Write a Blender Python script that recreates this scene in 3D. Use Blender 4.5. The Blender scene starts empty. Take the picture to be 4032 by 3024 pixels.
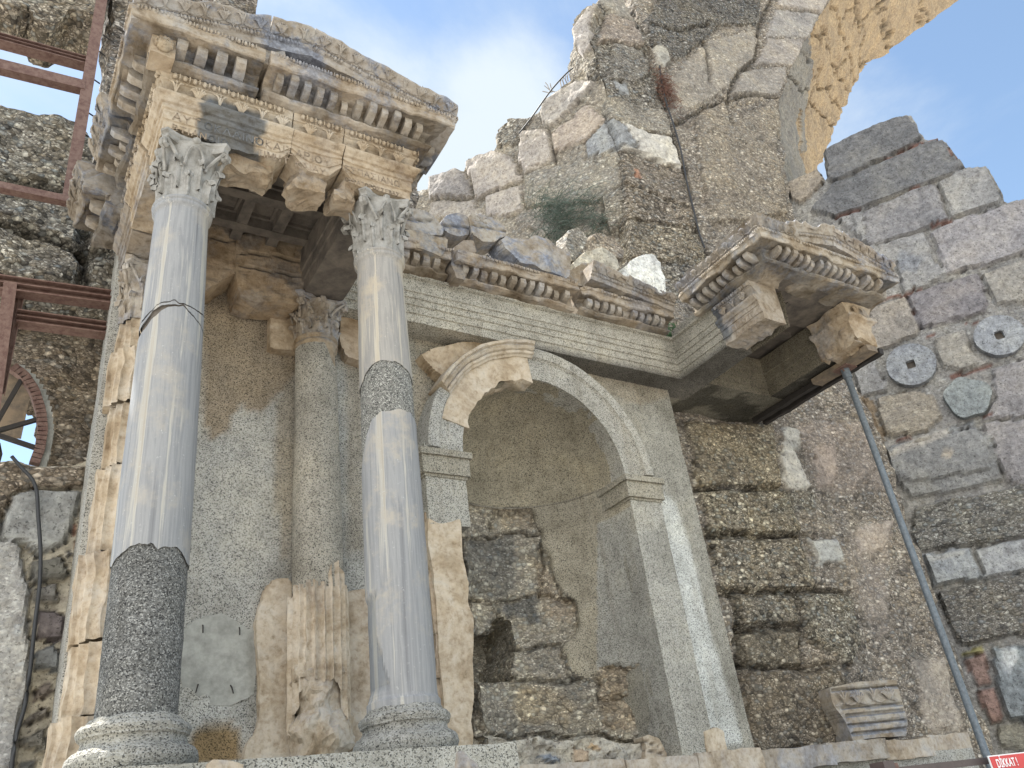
import bpy, math, random
import numpy as np
from mathutils import Vector, Matrix
random.seed(7)
scene = bpy.context.scene
R = math.radians
# ---------------------------------------------------------------- camera
YAW, PIT, ROL, FPX = R(34.603), R(29.0266), R(-7.974), 3289.65
CAM = np.array([0., 0., 1.6])
_f = np.array([math.sin(YAW)*math.cos(PIT), math.cos(YAW)*math.cos(PIT), math.sin(PIT)])
_s = np.array([math.cos(YAW), -math.sin(YAW), 0.]); _u = np.cross(_s, _f)
_r = _s*math.cos(ROL)+_u*math.sin(ROL); _d = -(-_s*math.sin(ROL)+_u*math.cos(ROL))
CM = np.array([_r, _d, _f])
cam = bpy.data.cameras.new('camera'); camo = bpy.data.objects.new('camera', cam)
scene.collection.objects.link(camo); scene.camera = camo
cam.sensor_width = 36; cam.lens = FPX/4032*36; cam.clip_end = 2000; cam.clip_start = .1
m = Matrix.Identity(4)
for i in range(3):
    m[i][0] = _r[i]; m[i][1] = -_d[i]; m[i][2] = -_f[i]; m[i][3] = CAM[i]
camo.matrix_world = m
# ---------------------------------------------------------------- light
SUN_EL, SUN_AZ = 60, -28      # azimuth from +Y towards +X: the sun stands behind the ruin
sd = Vector((math.sin(R(SUN_AZ))*math.cos(R(SUN_EL)), math.cos(R(SUN_AZ))*math.cos(R(SUN_EL)), math.sin(R(SUN_EL))))
sun = bpy.data.lights.new('sun', 'SUN'); sun.energy = 5; sun.angle = R(.5); sun.color = (1, .955, .88)
suno = bpy.data.objects.new('sun', sun); scene.collection.objects.link(suno)
suno.rotation_euler = (-sd).to_track_quat('-Z', 'Y').to_euler()
world = bpy.data.worlds.new('World'); scene.world = world; world.use_nodes = True
nt = world.node_tree; nt.nodes.clear()
def wn(t, **k):
    n = nt.nodes.new(t)
    for a, b in k.items(): setattr(n, a, b)
    return n
wo = wn('ShaderNodeOutputWorld'); bg = wn('ShaderNodeBackground'); bg.inputs[1].default_value = .09
sky = wn('ShaderNodeTexSky', sky_type='NISHITA', sun_disc=False, sun_elevation=R(SUN_EL), sun_rotation=R(SUN_AZ))
sky.air_density = 1.0; sky.dust_density = .15; sky.ozone_density = 1.5
tc = wn('ShaderNodeTexCoord'); mp = wn('ShaderNodeMapping'); mp.inputs['Scale'].default_value = (1, 1, 1.6); mp.inputs['Location'].default_value = (3.1, .4, .7)
nz = wn('ShaderNodeTexNoise'); nz.inputs['Scale'].default_value = 4.2; nz.inputs['Detail'].default_value = 9; nz.inputs['Roughness'].default_value = .6; nz.inputs['Distortion'].default_value = .35
def blob(u, v, rad):          # a soft bank of cloud in the direction seen at (u, v)
    d = CM.T@np.array([(u*4032/2212-2016)/FPX, (v*4032/2212-1512)/FPX, 1.]); d /= np.linalg.norm(d)
    dp = wn('ShaderNodeVectorMath', operation='DOT_PRODUCT'); dp.inputs[1].default_value = d
    nrm = wn('ShaderNodeVectorMath', operation='NORMALIZE'); nt.links.new(tc.outputs['Generated'], nrm.inputs[0]); nt.links.new(nrm.outputs[0], dp.inputs[0])
    mr = wn('ShaderNodeMapRange', interpolation_type='SMOOTHSTEP'); mr.inputs[1].default_value = math.cos(R(rad)); mr.inputs[2].default_value = 1.
    nt.links.new(dp.outputs['Value'], mr.inputs[0]); return mr.outputs[0]
nt.links.new(tc.outputs['Generated'], mp.inputs[0]); nt.links.new(mp.outputs[0], nz.inputs[0])
acc = None
for (u, v, rad, w) in ((1010, 310, 11, .30), (900, 380, 11, .24), (1110, 240, 6, .2), (300, 300, 20, .2), (1780, 330, 9, .2), (620, 30, 9, .05)):
    b = blob(u, v, rad); mu = wn('ShaderNodeMath', operation='MULTIPLY'); nt.links.new(b, mu.inputs[0]); mu.inputs[1].default_value = w
    if acc is None: acc = mu.outputs[0]
    else:
        ad = wn('ShaderNodeMath', operation='ADD'); nt.links.new(acc, ad.inputs[0]); nt.links.new(mu.outputs[0], ad.inputs[1]); acc = ad.outputs[0]
ad = wn('ShaderNodeMath', operation='ADD'); nt.links.new(acc, ad.inputs[0]); nt.links.new(nz.outputs[0], ad.inputs[1])
cr = wn('ShaderNodeMapRange', interpolation_type='SMOOTHSTEP'); cr.inputs[1].default_value = .47; cr.inputs[2].default_value = 1.05
nt.links.new(ad.outputs[0], cr.inputs[0])
mx = wn('ShaderNodeMix', data_type='RGBA'); tn = wn('ShaderNodeMix', data_type='RGBA', blend_type='MULTIPLY'); tn.inputs[0].default_value = 1; tn.inputs[7].default_value = (1.06, 1.0, .88, 1); nt.links.new(sky.outputs[0], tn.inputs[6])
nt.links.new(cr.outputs[0], mx.inputs[0]); nt.links.new(tn.outputs[2], mx.inputs[6]); mx.inputs[7].default_value = (2.9,3.25,3.55,1)
# unseen bright cloud bank added behind the viewer as frontal fill on the facade
dpb = wn('ShaderNodeVectorMath', operation='DOT_PRODUCT'); nb = wn('ShaderNodeVectorMath', operation='NORMALIZE'); nt.links.new(tc.outputs['Generated'], nb.inputs[0]); nt.links.new(nb.outputs[0], dpb.inputs[0])
dpb.inputs[1].default_value = Vector((-.62, -.62, .62)).normalized()
bk = wn('ShaderNodeMapRange', interpolation_type='SMOOTHSTEP'); bk.inputs[1].default_value = math.cos(R(58)); bk.inputs[2].default_value = math.cos(R(22)); nt.links.new(dpb.outputs['Value'], bk.inputs[0])
bn = wn('ShaderNodeMapRange', interpolation_type='SMOOTHSTEP'); bn.inputs[1].default_value = .3; bn.inputs[2].default_value = .6; nt.links.new(nz.outputs[0], bn.inputs[0])
bm = wn('ShaderNodeMath', operation='MULTIPLY'); nt.links.new(bk.outputs[0], bm.inputs[0]); nt.links.new(bn.outputs[0], bm.inputs[1])
m2 = wn('ShaderNodeMix', data_type='RGBA'); nt.links.new(bm.outputs[0], m2.inputs[0]); nt.links.new(mx.outputs[2], m2.inputs[6]); m2.inputs[7].default_value = (11., 10.9, 10.6, 1)
nt.links.new(m2.outputs[2], bg.inputs[0]); nt.links.new(bg.outputs[0], wo.inputs[0])
scene.view_settings.view_transform = 'Standard'; scene.view_settings.look = 'None'
scene.view_settings.exposure = 1.7; scene.view_settings.gamma = 1
scene.render.resolution_x = 1024; scene.render.resolution_y = 768
try: scene.cycles.max_bounces = 6; scene.cycles.diffuse_bounces = 4
except Exception: pass

# ---------------------------------------------------------------- measuring helpers
K = 4032/2212
def ray(u, v): return CM.T@np.array([(u*K-2016)/FPX, (v*K-1512)/FPX, 1.])
def onY(u, v, Y): d = ray(u, v); return CAM+d*(Y/d[1])
def onX(u, v, X): d = ray(u, v); return CAM+d*(X/d[0])
def onZ(u, v, Z): d = ray(u, v); return CAM+d*((Z-1.6)/d[2])
def toimg(P):
    c = (np.asarray(P, float)-CAM)@CM.T; w = np.maximum(c[:, 2], 1e-3)
    return np.stack([(c[:, 0]/w*FPX+2016)/K, (c[:, 1]/w*FPX+1512)/K], 1)
class Frame:                                  # a vertical wall plane
    def __init__(s, o, deg, off=0):
        a = R(deg); s.U = np.array([math.cos(a), math.sin(a), 0.]); s.n = np.array([math.sin(a), -math.cos(a), 0.]); s.Z = np.array([0, 0, 1.])
        s.o = np.array([o[0], o[1], 0.])+s.n*off
    def at(s, u, v):                          # point of the plane seen at (u, v) -> (along, height)
        d = ray(u, v); t = s.n@(s.o-CAM)/(s.n@d); p = CAM+t*d
        return np.array([(p-s.o)@s.U, p[2]])
    def pt(s, a, z, h=0): return s.o+s.U*a+s.Z*z+s.n*h
# ---------------------------------------------------------------- noise
def _h(x, y, z, seed):
    n = (x*374761393+y*668265263+z*1440670441+seed*97531) & 0xffffffff
    n = ((n ^ (n >> 13))*1274126177) & 0xffffffff
    n = ((n ^ (n >> 16))*2246822519) & 0xffffffff
    return ((n >> 8) & 0xffff)/32767.5-1
def vnoise(P, sc, seed=0):
    Q = np.asarray(P, float)*sc+1000; i = np.floor(Q).astype(np.int64); f = Q-i; f = f*f*(3-2*f)
    out = 0
    for dx in (0, 1):
        for dy in (0, 1):
            for dz in (0, 1):
                w = (f[:, 0] if dx else 1-f[:, 0])*(f[:, 1] if dy else 1-f[:, 1])*(f[:, 2] if dz else 1-f[:, 2])
                out = out+w*_h(i[:, 0]+dx, i[:, 1]+dy, i[:, 2]+dz, seed)
    return out
def fbm(P, sc, seed=0, octs=4, g=.5):
    o = 0; a = 1
    for k in range(octs): o = o+a*vnoise(P, sc*2**k, seed+k*13); a *= g
    return o
def worley(P, sc, seed=0):
    Q = np.asarray(P, float)*sc+1000; i = np.floor(Q).astype(np.int64); best = np.full(len(Q), 9.)
    for dx in (-1, 0, 1):
        for dy in (-1, 0, 1):
            for dz in (-1, 0, 1):
                c = i+np.array([dx, dy, dz])
                j = np.stack([_h(c[:, 0], c[:, 1], c[:, 2], seed+k) for k in range(3)], 1)*.45+.5
                best = np.minimum(best, ((c+j-Q)**2).sum(1))
    return np.sqrt(best)
def inpoly(P, poly):
    poly = np.asarray(poly, float); x, y = P[:, 0], P[:, 1]; r = np.zeros(len(P), bool)
    for a, b in zip(poly, np.roll(poly, -1, 0)):
        c = (a[1] > y) != (b[1] > y)
        r ^= c & (x < (b[0]-a[0])*(y-a[1])/((b[1]-a[1]) or 1e-9)+a[0])
    return r
def nearseg(P, poly, closed=True):
    poly = np.asarray(poly, float); best = np.full(len(P), 1e9); q = np.zeros((len(P), 2))
    Q = list(zip(poly, np.roll(poly, -1, 0))) if closed else list(zip(poly[:-1], poly[1:]))
    for a, b in Q:
        ab = b-a; t = np.clip(((P-a)@ab)/max(ab@ab, 1e-9), 0, 1); c = a+t[:, None]*ab; d = np.hypot(*(P-c).T)
        w = d < best; best = np.where(w, d, best); q[w] = c[w]
    return best, q
# ---------------------------------------------------------------- object helpers
def setp(o, label=None, cat=None, group=None, kind=None):
    if label: o['label'] = label
    if cat: o['category'] = cat
    if group: o['group'] = group
    if kind: o['kind'] = kind
    return o
def thing(name, label, cat, loc=(0, 0, 0), group=None):
    o = bpy.data.objects.new(name, None); scene.collection.objects.link(o); o.location = Vector([float(c) for c in loc]); o.empty_display_size = .2
    o['_w'] = [float(c) for c in loc]
    return setp(o, label, cat, group)
class MB:
    def __init__(s): s.v = []; s.f = []; s.n = 0
    def add(s, V, F):
        V = np.asarray(V, float).reshape(-1, 3); s.v.append(V); s.f += [tuple(int(i)+s.n for i in f) for f in F]; s.n += len(V); return s
    def grid(s, G, cu=False, cv=False, flip=False):      # G (n, m, 3)
        n, m = G.shape[:2]; F = []
        for i in range(n-(0 if cu else 1)):
            for j in range(m-(0 if cv else 1)):
                a = i*m+j; b = ((i+1) % n)*m+j; c = ((i+1) % n)*m+(j+1) % m; d = i*m+(j+1) % m
                F.append((a, d, c, b) if flip else (a, b, c, d))
        return s.add(G.reshape(-1, 3), F)
    def box(s, c, h, ax=None, sub=1, taper=1):
        ax = np.eye(3) if ax is None else np.asarray(ax, float); c = np.asarray(c, float)
        if sub == 1:
            V = [c+ax[0]*h[0]*x*(taper if z > 0 else 1)+ax[1]*h[1]*y*(taper if z > 0 else 1)+ax[2]*h[2]*z for z in (-1, 1) for y in (-1, 1) for x in (-1, 1)]
            return s.add(V, [(0, 2, 3, 1), (4, 5, 7, 6), (0, 1, 5, 4), (2, 6, 7, 3), (0, 4, 6, 2), (1, 3, 7, 5)])
        V = []; F = []; ids = {}
        def vid(p):
            k = tuple(np.round(p, 4))
            if k not in ids: ids[k] = len(V); V.append(c+ax[0]*h[0]*p[0]+ax[1]*h[1]*p[1]+ax[2]*h[2]*p[2])
            return ids[k]
        ns = [max(1, int(round(2*hh/sub))) for hh in h]
        for a in range(3):
            b, d = (a+1) % 3, (a+2) % 3
            for sg in (-1, 1):
                for i in range(ns[b]):
                    for j in range(ns[d]):
                        q = []
                        for (ii, jj) in ((i, j), (i+1, j), (i+1, j+1), (i, j+1)):
                            p = [0, 0, 0]; p[a] = sg; p[b] = -1+2*ii/ns[b]; p[d] = -1+2*jj/ns[d]; q.append(vid(p))
                        F.append(tuple(q) if sg > 0 else tuple(q[::-1]))
        return s.add(V, F)
    def tube(s, P, r, seg=6, cap=True, flat=None):
        P = np.asarray(P, float); n = len(P); r = np.broadcast_to(np.asarray(r, float), (n,)); T = np.gradient(P, axis=0); T /= np.linalg.norm(T, axis=1)[:, None]+1e-9
        up = np.array([0, 0, 1.]) if abs(T[0][2]) < .9 else np.array([1., 0, 0]); G = np.zeros((n, seg, 3))
        for i in range(n):
            a = np.cross(T[i], up); a /= np.linalg.norm(a)+1e-9; b = np.cross(a, T[i])
            for k in range(seg):
                t = 2*math.pi*(k+.5)/seg; G[i, k] = P[i]+r[i]*(a*math.cos(t)+b*math.sin(t)*(flat or 1))
        s.grid(G, cv=True, flip=True)
        if cap:
            o = s.n-n*seg; s.f += [tuple(o+k for k in range(seg)), tuple(o+(n-1)*seg+k for k in range(seg))[::-1]]
        return s
    def ell(s, c, r, ax=None, nu=6, nv=5):
        ax = np.eye(3) if ax is None else np.asarray(ax, float); V = []; F = []
        for j in range(1, nv):
            for i in range(nu):
                a = 2*math.pi*i/nu; b = math.pi*j/nv
                V.append(c+ax[0]*r[0]*math.sin(b)*math.cos(a)+ax[1]*r[1]*math.sin(b)*math.sin(a)+ax[2]*r[2]*math.cos(b))
        V.append(c+ax[2]*r[2]); V.append(c-ax[2]*r[2]); T, B = len(V)-2, len(V)-1
        for j in range(nv-2):
            for i in range(nu): F.append((j*nu+i, (j+1)*nu+i, (j+1)*nu+(i+1) % nu, j*nu+(i+1) % nu))
        for i in range(nu): F += [(T, i, (i+1) % nu), (B, (nv-2)*nu+(i+1) % nu, (nv-2)*nu+i)]
        return s.add(V, F)
    def V(s): return np.concatenate(s.v) if s.v else np.zeros((0, 3))
def jitter(P, amp, sc, seed=0, octs=3):
    return P+amp*np.stack([fbm(P, sc, seed+k*101, octs) for k in range(3)], 1)
def build(name, mb, mat, parent=None, rough=None, col=None, smooth=False, V=None, label=None, kind=None):
    V = mb.V() if V is None else V
    if rough: V = jitter(V, rough[0], rough[1], rough[2] if len(rough) > 2 else 3)
    off = np.array(parent['_w']) if parent is not None else V.mean(0)
    me = bpy.data.meshes.new(name); me.from_pydata((V-off).tolist(), [], mb.f); me.validate(); me.update()
    if col is not None and len(me.vertices) == len(V):
        ca = me.color_attributes.new('Col', 'FLOAT_COLOR', 'POINT'); ca.data.foreach_set('color', np.asarray(col, np.float32).ravel())
    if smooth: me.shade_smooth()
    me.materials.append(mat); o = bpy.data.objects.new(name, me); scene.collection.objects.link(o)
    if parent is not None: o.parent = parent; o['_w'] = [float(c) for c in off]
    else: o.location = off; o['_w'] = [float(c) for c in off]
    if label: o['label'] = label
    if kind: o['kind'] = kind
    return o
# ---------------------------------------------------------------- materials
def mat(name):
    m = bpy.data.materials.new(name); m.use_nodes = True; t = m.node_tree; b = t.nodes['Principled BSDF']; return m, t, b
class N:
    def __init__(s, t): s.t = t
    def n(s, ty, ins=None, **k):
        o = s.t.nodes.new(ty)
        for a, b in k.items(): setattr(o, a, b)
        for a, b in (ins or {}).items():
            if isinstance(b, bpy.types.NodeSocket): s.t.links.new(b, o.inputs[a])
            else: o.inputs[a].default_value = b
        return o
    def noise(s, co, sc, det=5, ro=.6, dist=0): return s.n('ShaderNodeTexNoise', {'Vector': co, 'Scale': sc, 'Detail': det, 'Roughness': ro, 'Distortion': dist}).outputs[0]
    def vor(s, co, sc, feat='F1', rnd=1.): return s.n('ShaderNodeTexVoronoi', {'Vector': co, 'Scale': sc, 'Randomness': rnd}, feature=feat)
    def mr(s, x, a, b, c=0., d=1.): return s.n('ShaderNodeMapRange', {0: x, 1: a, 2: b, 3: c, 4: d}, interpolation_type='SMOOTHSTEP').outputs[0]
    def mix(s, f, a, b, mode='MIX'): 
        return s.n('ShaderNodeMix', {0: f, 6: a, 7: b}, data_type='RGBA', blend_type=mode).outputs[2]
    def math(s, op, a, b=0.): return s.n('ShaderNodeMath', {0: a, 1: b}, operation=op).outputs[0]
    def bump(s, h, st, dist=.02): return s.n('ShaderNodeBump', {'Height': h, 'Strength': st, 'Distance': dist}).outputs[0]
    def ramp(s, x, stops):
        r = s.n('ShaderNodeValToRGB', {0: x}); e = r.color_ramp.elements
        while len(e) < len(stops): e.new(.5)
        for k, (p, c) in enumerate(stops): e[k].position = p; e[k].color = (*c, 1) if len(c) == 3 else c
        return r.outputs[0]
def C(*c): return (*c, 1.)
def worldpos(n): return n.n('ShaderNodeNewGeometry').outputs['Position']

def masonry():
    m, t, b = mat('masonry'); n = N(t); P = worldpos(n)
    at = n.n('ShaderNodeAttribute', attribute_name='Col'); col = at.outputs['Color']; al = at.outputs['Alpha']
    wob = n.n('ShaderNodeVectorMath', {0: P, 1: n.n('ShaderNodeVectorMath', {0: n.n('ShaderNodeTexNoise', {'Vector': P, 'Scale': 6.}).outputs[1], 1: (.07, .07, .07)}, operation='MULTIPLY').outputs[0]}, operation='ADD').outputs[0]
    st = n.n('ShaderNodeMapping', {'Vector': wob, 'Scale': (1, 1, 1.45)}).outputs[0]
    v1 = n.vor(st, 13.); v2 = n.vor(st, 32.)
    bw1 = n.n('ShaderNodeSeparateColor', {0: v1.outputs['Color']}); bw2 = n.n('ShaderNodeSeparateColor', {0: v2.outputs['Color']})
    p1 = n.ramp(bw1.outputs[0], [(0, (.33, .32, .31)), (.3, (.62, .57, .5)), (.55, (.95, .85, .7)), (.8, (.8, .86, .9)), (.92, (1.5, 1.45, 1.3)), (1, (2.3, 2.25, 2.1))])
    p2 = n.ramp(bw2.outputs[1], [(0, (.35, .33, .32)), (.35, (.75, .7, .62)), (.7, (1.05, .97, .85)), (.93, (1.5, 1.45, 1.35)), (1, (2.2, 2.15, 2.0))])
    e1 = n.mr(v1.outputs['Distance'], .25, .62, 1., .45); e2 = n.mr(v2.outputs['Distance'], .25, .6, 1., .6)
    big = n.mr(bw1.outputs[2], .42, .5)                         # only some cells hold a big pebble
    peb = n.mix(big, n.mix(1., p2, n.n('ShaderNodeCombineColor', {0: e2, 1: e2, 2: e2}).outputs[0], 'MULTIPLY'), n.mix(1., p1, n.n('ShaderNodeCombineColor', {0: e1, 1: e1, 2: e1}).outputs[0], 'MULTIPLY'))
    nf = n.noise(P, 9., 8, .7); nl = n.noise(P, 1.1, 6, .65, .3); nm = n.noise(P, 3.1, 6, .7)
    fine = n.ramp(nf, [(.28, (.45, .42, .4)), (.45, (.85, .82, .78)), (.55, (1.05, 1.02, .97)), (.72, (1.45, 1.4, 1.3))])
    pit = n.mr(n.noise(P, 26., 3, .6), .34, .42, .45, 1.)
    fine = n.mix(1., fine, n.n('ShaderNodeCombineColor', {0: pit, 1: pit, 2: pit}).outputs[0], 'MULTIPLY')
    c = n.mix(al, fine, peb); c = n.mix(1., c, col, 'MULTIPLY')
    big2 = n.ramp(nl, [(.3, (.66, .66, .67)), (.46, (.92, .9, .89)), (.56, (1.03, 1., .95)), (.72, (1.18, 1.11, 1.0))])
    c = n.mix(1., c, big2, 'MULTIPLY')
    lich = n.mr(nm, .57, .7, 0., .35); c = n.mix(lich, c, n.mix(1., c, C(1.5, 1.5, 1.45), 'MULTIPLY'))
    c = n.mix(1., c, C(1.26, 1.33, 1.41), 'MULTIPLY'); t.links.new(c, b.inputs['Base Color']); b.inputs['Roughness'].default_value = .95; b.inputs['Specular IOR Level'].default_value = .1
    h1 = n.math('MULTIPLY', n.math('SUBTRACT', 1., v1.outputs['Distance']), n.math('MULTIPLY', big, al)); h2 = n.math('MULTIPLY', n.math('SUBTRACT', 1., v2.outputs['Distance']), al)
    h = n.math('ADD', n.math('ADD', h1, n.math('MULTIPLY', h2, .5)), n.math('MULTIPLY', nf, 1.6))
    t.links.new(n.bump(h, 1., .035), b.inputs['Normal']); return m
M_MAS = masonry()

def speckle(name, base, dark, light, sc=55., stain=None, stainamt=0.):
    m, t, b = mat(name); n = N(t); P = worldpos(n)
    v = n.vor(P, sc); s = n.n('ShaderNodeSeparateColor', {0: v.outputs['Color']})
    c = n.ramp(s.outputs[0], [(0, dark), (.17, tuple(x*.5 for x in base)), (.34, base), (.72, tuple(x*1.12 for x in base)), (1, light)])
    big = n.mix(1., n.ramp(n.noise(P, .9, 7, .65), [(.3, (.66, .65, .63)), (.5, (1, 1, 1)), (.7, (1.2, 1.17, 1.1))]), n.ramp(n.noise(P, 5.5, 6, .75), [(.3, (.8, .8, .79)), (.5, (1, 1, 1)), (.7, (1.14, 1.14, 1.14))]), 'MULTIPLY')
    c = n.mix(1., c, big, 'MULTIPLY')
    at = n.n('ShaderNodeAttribute', attribute_name='Col'); c = n.mix(1., c, at.outputs['Color'], 'MULTIPLY')
    dr = n.n('ShaderNodeMapping', {'Vector': P, 'Scale': (3., 3., .35)}).outputs[0]
    drip = n.mr(n.noise(dr, 1.6, 5, .6), .52, .72, 0., .35); c = n.mix(drip, c, n.mix(1., c, C(.6, .55, .48), 'MULTIPLY'))
    t.links.new(c, b.inputs['Base Color']); b.inputs['Roughness'].default_value = .9; b.inputs['Specular IOR Level'].default_value = .2
    h = n.math('ADD', v.outputs['Distance'], n.noise(P, 25., 4, .6)); t.links.new(n.bump(h, .7, .012), b.inputs['Normal']); return m
M_GRAN = speckle('granite_render', (.38, .372, .34), (.07, .07, .07), (.5, .495, .475), 100.)
M_GCOL = speckle('dark_granite_cast', (.135, .135, .13), (.03, .03, .032), (.36, .36, .345), 105.)

def limestone():
    m, t, b = mat('cream_limestone'); n = N(t); P = worldpos(n)
    at = n.n('ShaderNodeAttribute', attribute_name='Col')
    nl = n.noise(P, 2.2, 8, .68, .4); nf = n.noise(P, 14., 7, .7); nv = n.noise(P, 40., 4, .6)
    c = n.ramp(nl, [(.3, (.19, .14, .09)), (.42, (.29, .235, .165)), (.52, (.37, .315, .24)), (.62, (.41, .365, .295)), (.75, (.36, .345, .315))])
    c = n.mix(1., c, n.ramp(nf, [(.3, (.62, .57, .5)), (.48, (.97, .96, .95)), (.7, (1.12, 1.12, 1.1))]), 'MULTIPLY')
    g = n.n('ShaderNodeNewGeometry'); z = n.n('ShaderNodeSeparateXYZ', {0: g.outputs['Normal']}).outputs[2]
    up = n.math('ADD', n.mr(z, -.05, .7, 0., .75), n.mr(n.noise(P, 1.5, 6, .7), .47, .62, 0., .7))
    up = n.math('MINIMUM', n.math('MULTIPLY', n.math('MULTIPLY', up, at.outputs['Alpha']), n.mr(n.noise(P, 7., 5, .7), .3, .55, .45, 1.)), 1.)
    grey = n.ramp(nf, [(.3, (.09, .097, .11)), (.5, (.19, .2, .22)), (.68, (.34, .345, .355))])
    c = n.mix(n.math('MULTIPLY', up, .85), c, grey)
    c = n.mix(1., c, n.mix(1., at.outputs['Color'], C(.935, .975, 1.08), 'MULTIPLY'), 'MULTIPLY')
    t.links.new(c, b.inputs['Base Color']); b.inputs['Roughness'].default_value = .85; b.inputs['Specular IOR Level'].default_value = .2
    h = n.math('ADD', n.math('MULTIPLY', nf, 1.), n.math('MULTIPLY', nv, .4)); t.links.new(n.bump(h, .55, .02), b.inputs['Normal']); return m
M_LIME = limestone()

def marble(name, cream):
    m, t, b = mat(name); n = N(t); P = n.n('ShaderNodeTexCoord').outputs['Object']
    st = n.n('ShaderNodeMapping', {'Vector': P, 'Scale': (5.5, 5.5, .22)}).outputs[0]; st2 = n.n('ShaderNodeMapping', {'Vector': P, 'Scale': (16., 16., .5)}).outputs[0]
    a = n.noise(st, 1.5, 6, .62, .5); bb = n.noise(st2, 1., 5, .6, .3)
    s = n.math('ADD', n.math('MULTIPLY', a, .68), n.math('MULTIPLY', bb, .32))
    c = n.ramp(s, [(.33, (.15, .152, .16)), (.42, (.245, .25, .264)), (.49, (.325, .328, .335)), (.54, (.25, .255, .268)), (.57, (.33, .33, .33)), (.6, (.44, .425, .39)), (.68, (.37, .34, .295))])
    blot = n.mr(n.noise(P, 1.7, 6, .7), .5, .68, 0., cream); c = n.mix(blot, c, C(.42, .385, .335))
    w = n.mr(n.noise(P, 34., 4, .8), .62, .68, 0., .7); c = n.mix(w, c, C(.5, .5, .49))
    at = n.n('ShaderNodeAttribute', attribute_name='Col'); c = n.mix(1., c, n.mix(1., at.outputs['Color'], C(.87, .865, .85), 'MULTIPLY'), 'MULTIPLY')
    t.links.new(c, b.inputs['Base Color']); b.inputs['Roughness'].default_value = .6; b.inputs['Specular IOR Level'].default_value = .2
    t.links.new(n.bump(n.noise(P, 9., 7, .7), .25, .02), b.inputs['Normal']); return m
M_MARB = marble('blue_streaked_marble', .62); M_MARB2 = marble('pale_streaked_marble', .95)

def plain(name, c, rough=.6, metal=0., var=.3, sc=8., c2=None, bump=.2):
    m, t, b = mat(name); n = N(t); P = n.n('ShaderNodeTexCoord').outputs['Object']; c2 = c2 or tuple(x*(1-var) for x in c)
    t.links.new(n.ramp(n.noise(P, sc, 7, .7), [(.36, c2), (.6, c)]), b.inputs['Base Color']); b.inputs['Roughness'].default_value = rough; b.inputs['Metallic'].default_value = metal
    t.links.new(n.bump(n.noise(P, sc*4, 5, .6), bump, .01), b.inputs['Normal']); return m
M_RUST = plain('rusty_steel', (.175, .11, .088), .8, 0, .5, 14., (.10, .05, .04), .6)
M_STEEL = plain('galvanised_steel', (.14, .165, .19), .5, .0, .5, 22., (.08, .095, .11), .3)
M_CABLE = plain('black_cable', (.03, .032, .036), .6)
M_DARK = plain('dark_iron', (.03, .025, .022), .8)
M_CAP = plain('carved_grey_marble', (.33, .32, .30), .8, 0, .4, 7., (.18, .17, .15), .5)
M_COF = plain('soot_brown_stone', (.16, .135, .11), .9, 0, .4, 3., (.07, .06, .052), .5)
M_CEM = plain('cement_patch', (.36, .36, .33), .9, 0, .4, 5., (.22, .22, .2), .4)
M_SOIL = plain('pale_gravel_paving', (.33, .315, .29), .95, 0, .25, 3.)
M_LET = plain('incised_shadow', (.30, .235, .17), .9)
M_LETG = plain('incised_grey', (.14, .145, .15), .9)
M_RED = plain('red_sign_paint', (.55, .025, .03), .4, 0, .15, 4., bump=.02)
M_WHITE = plain('white_sign_paint', (.8, .8, .8), .4, 0, .05, 4., bump=.02)
M_BROWN = plain('brown_rail_paint', (.085, .06, .055), .55, 0, .3, 9.)
M_TIMB = plain('weathered_timber', (.25, .19, .13), .9, 0, .45, 6., (.12, .1, .08), .5)
M_FERN = plain('fern_green', (.085, .115, .09), .8, 0, .5, 5.)
M_DRY = plain('dry_brown_weed', (.16, .075, .05), .9, 0, .4, 5.)
M_TWIG = plain('pale_twig', (.25, .22, .19), .9)
M_LEAF = plain('bright_leaf', (.06, .12, .035), .6, 0, .4, 5.)
M_GREYLIME = M_LIME
def const(V, c): return np.tile(np.array([*c, 1.] if len(c) == 3 else c, float), (len(V), 1))
WH = (1, 1, 1, 1)
def bl(name, mb, mat_, parent=None, rough=None, tint=WH, **k):
    V = mb.V(); 
    return build(name, mb, mat_, parent, rough, const(V, tint), V=V, **k)
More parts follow.
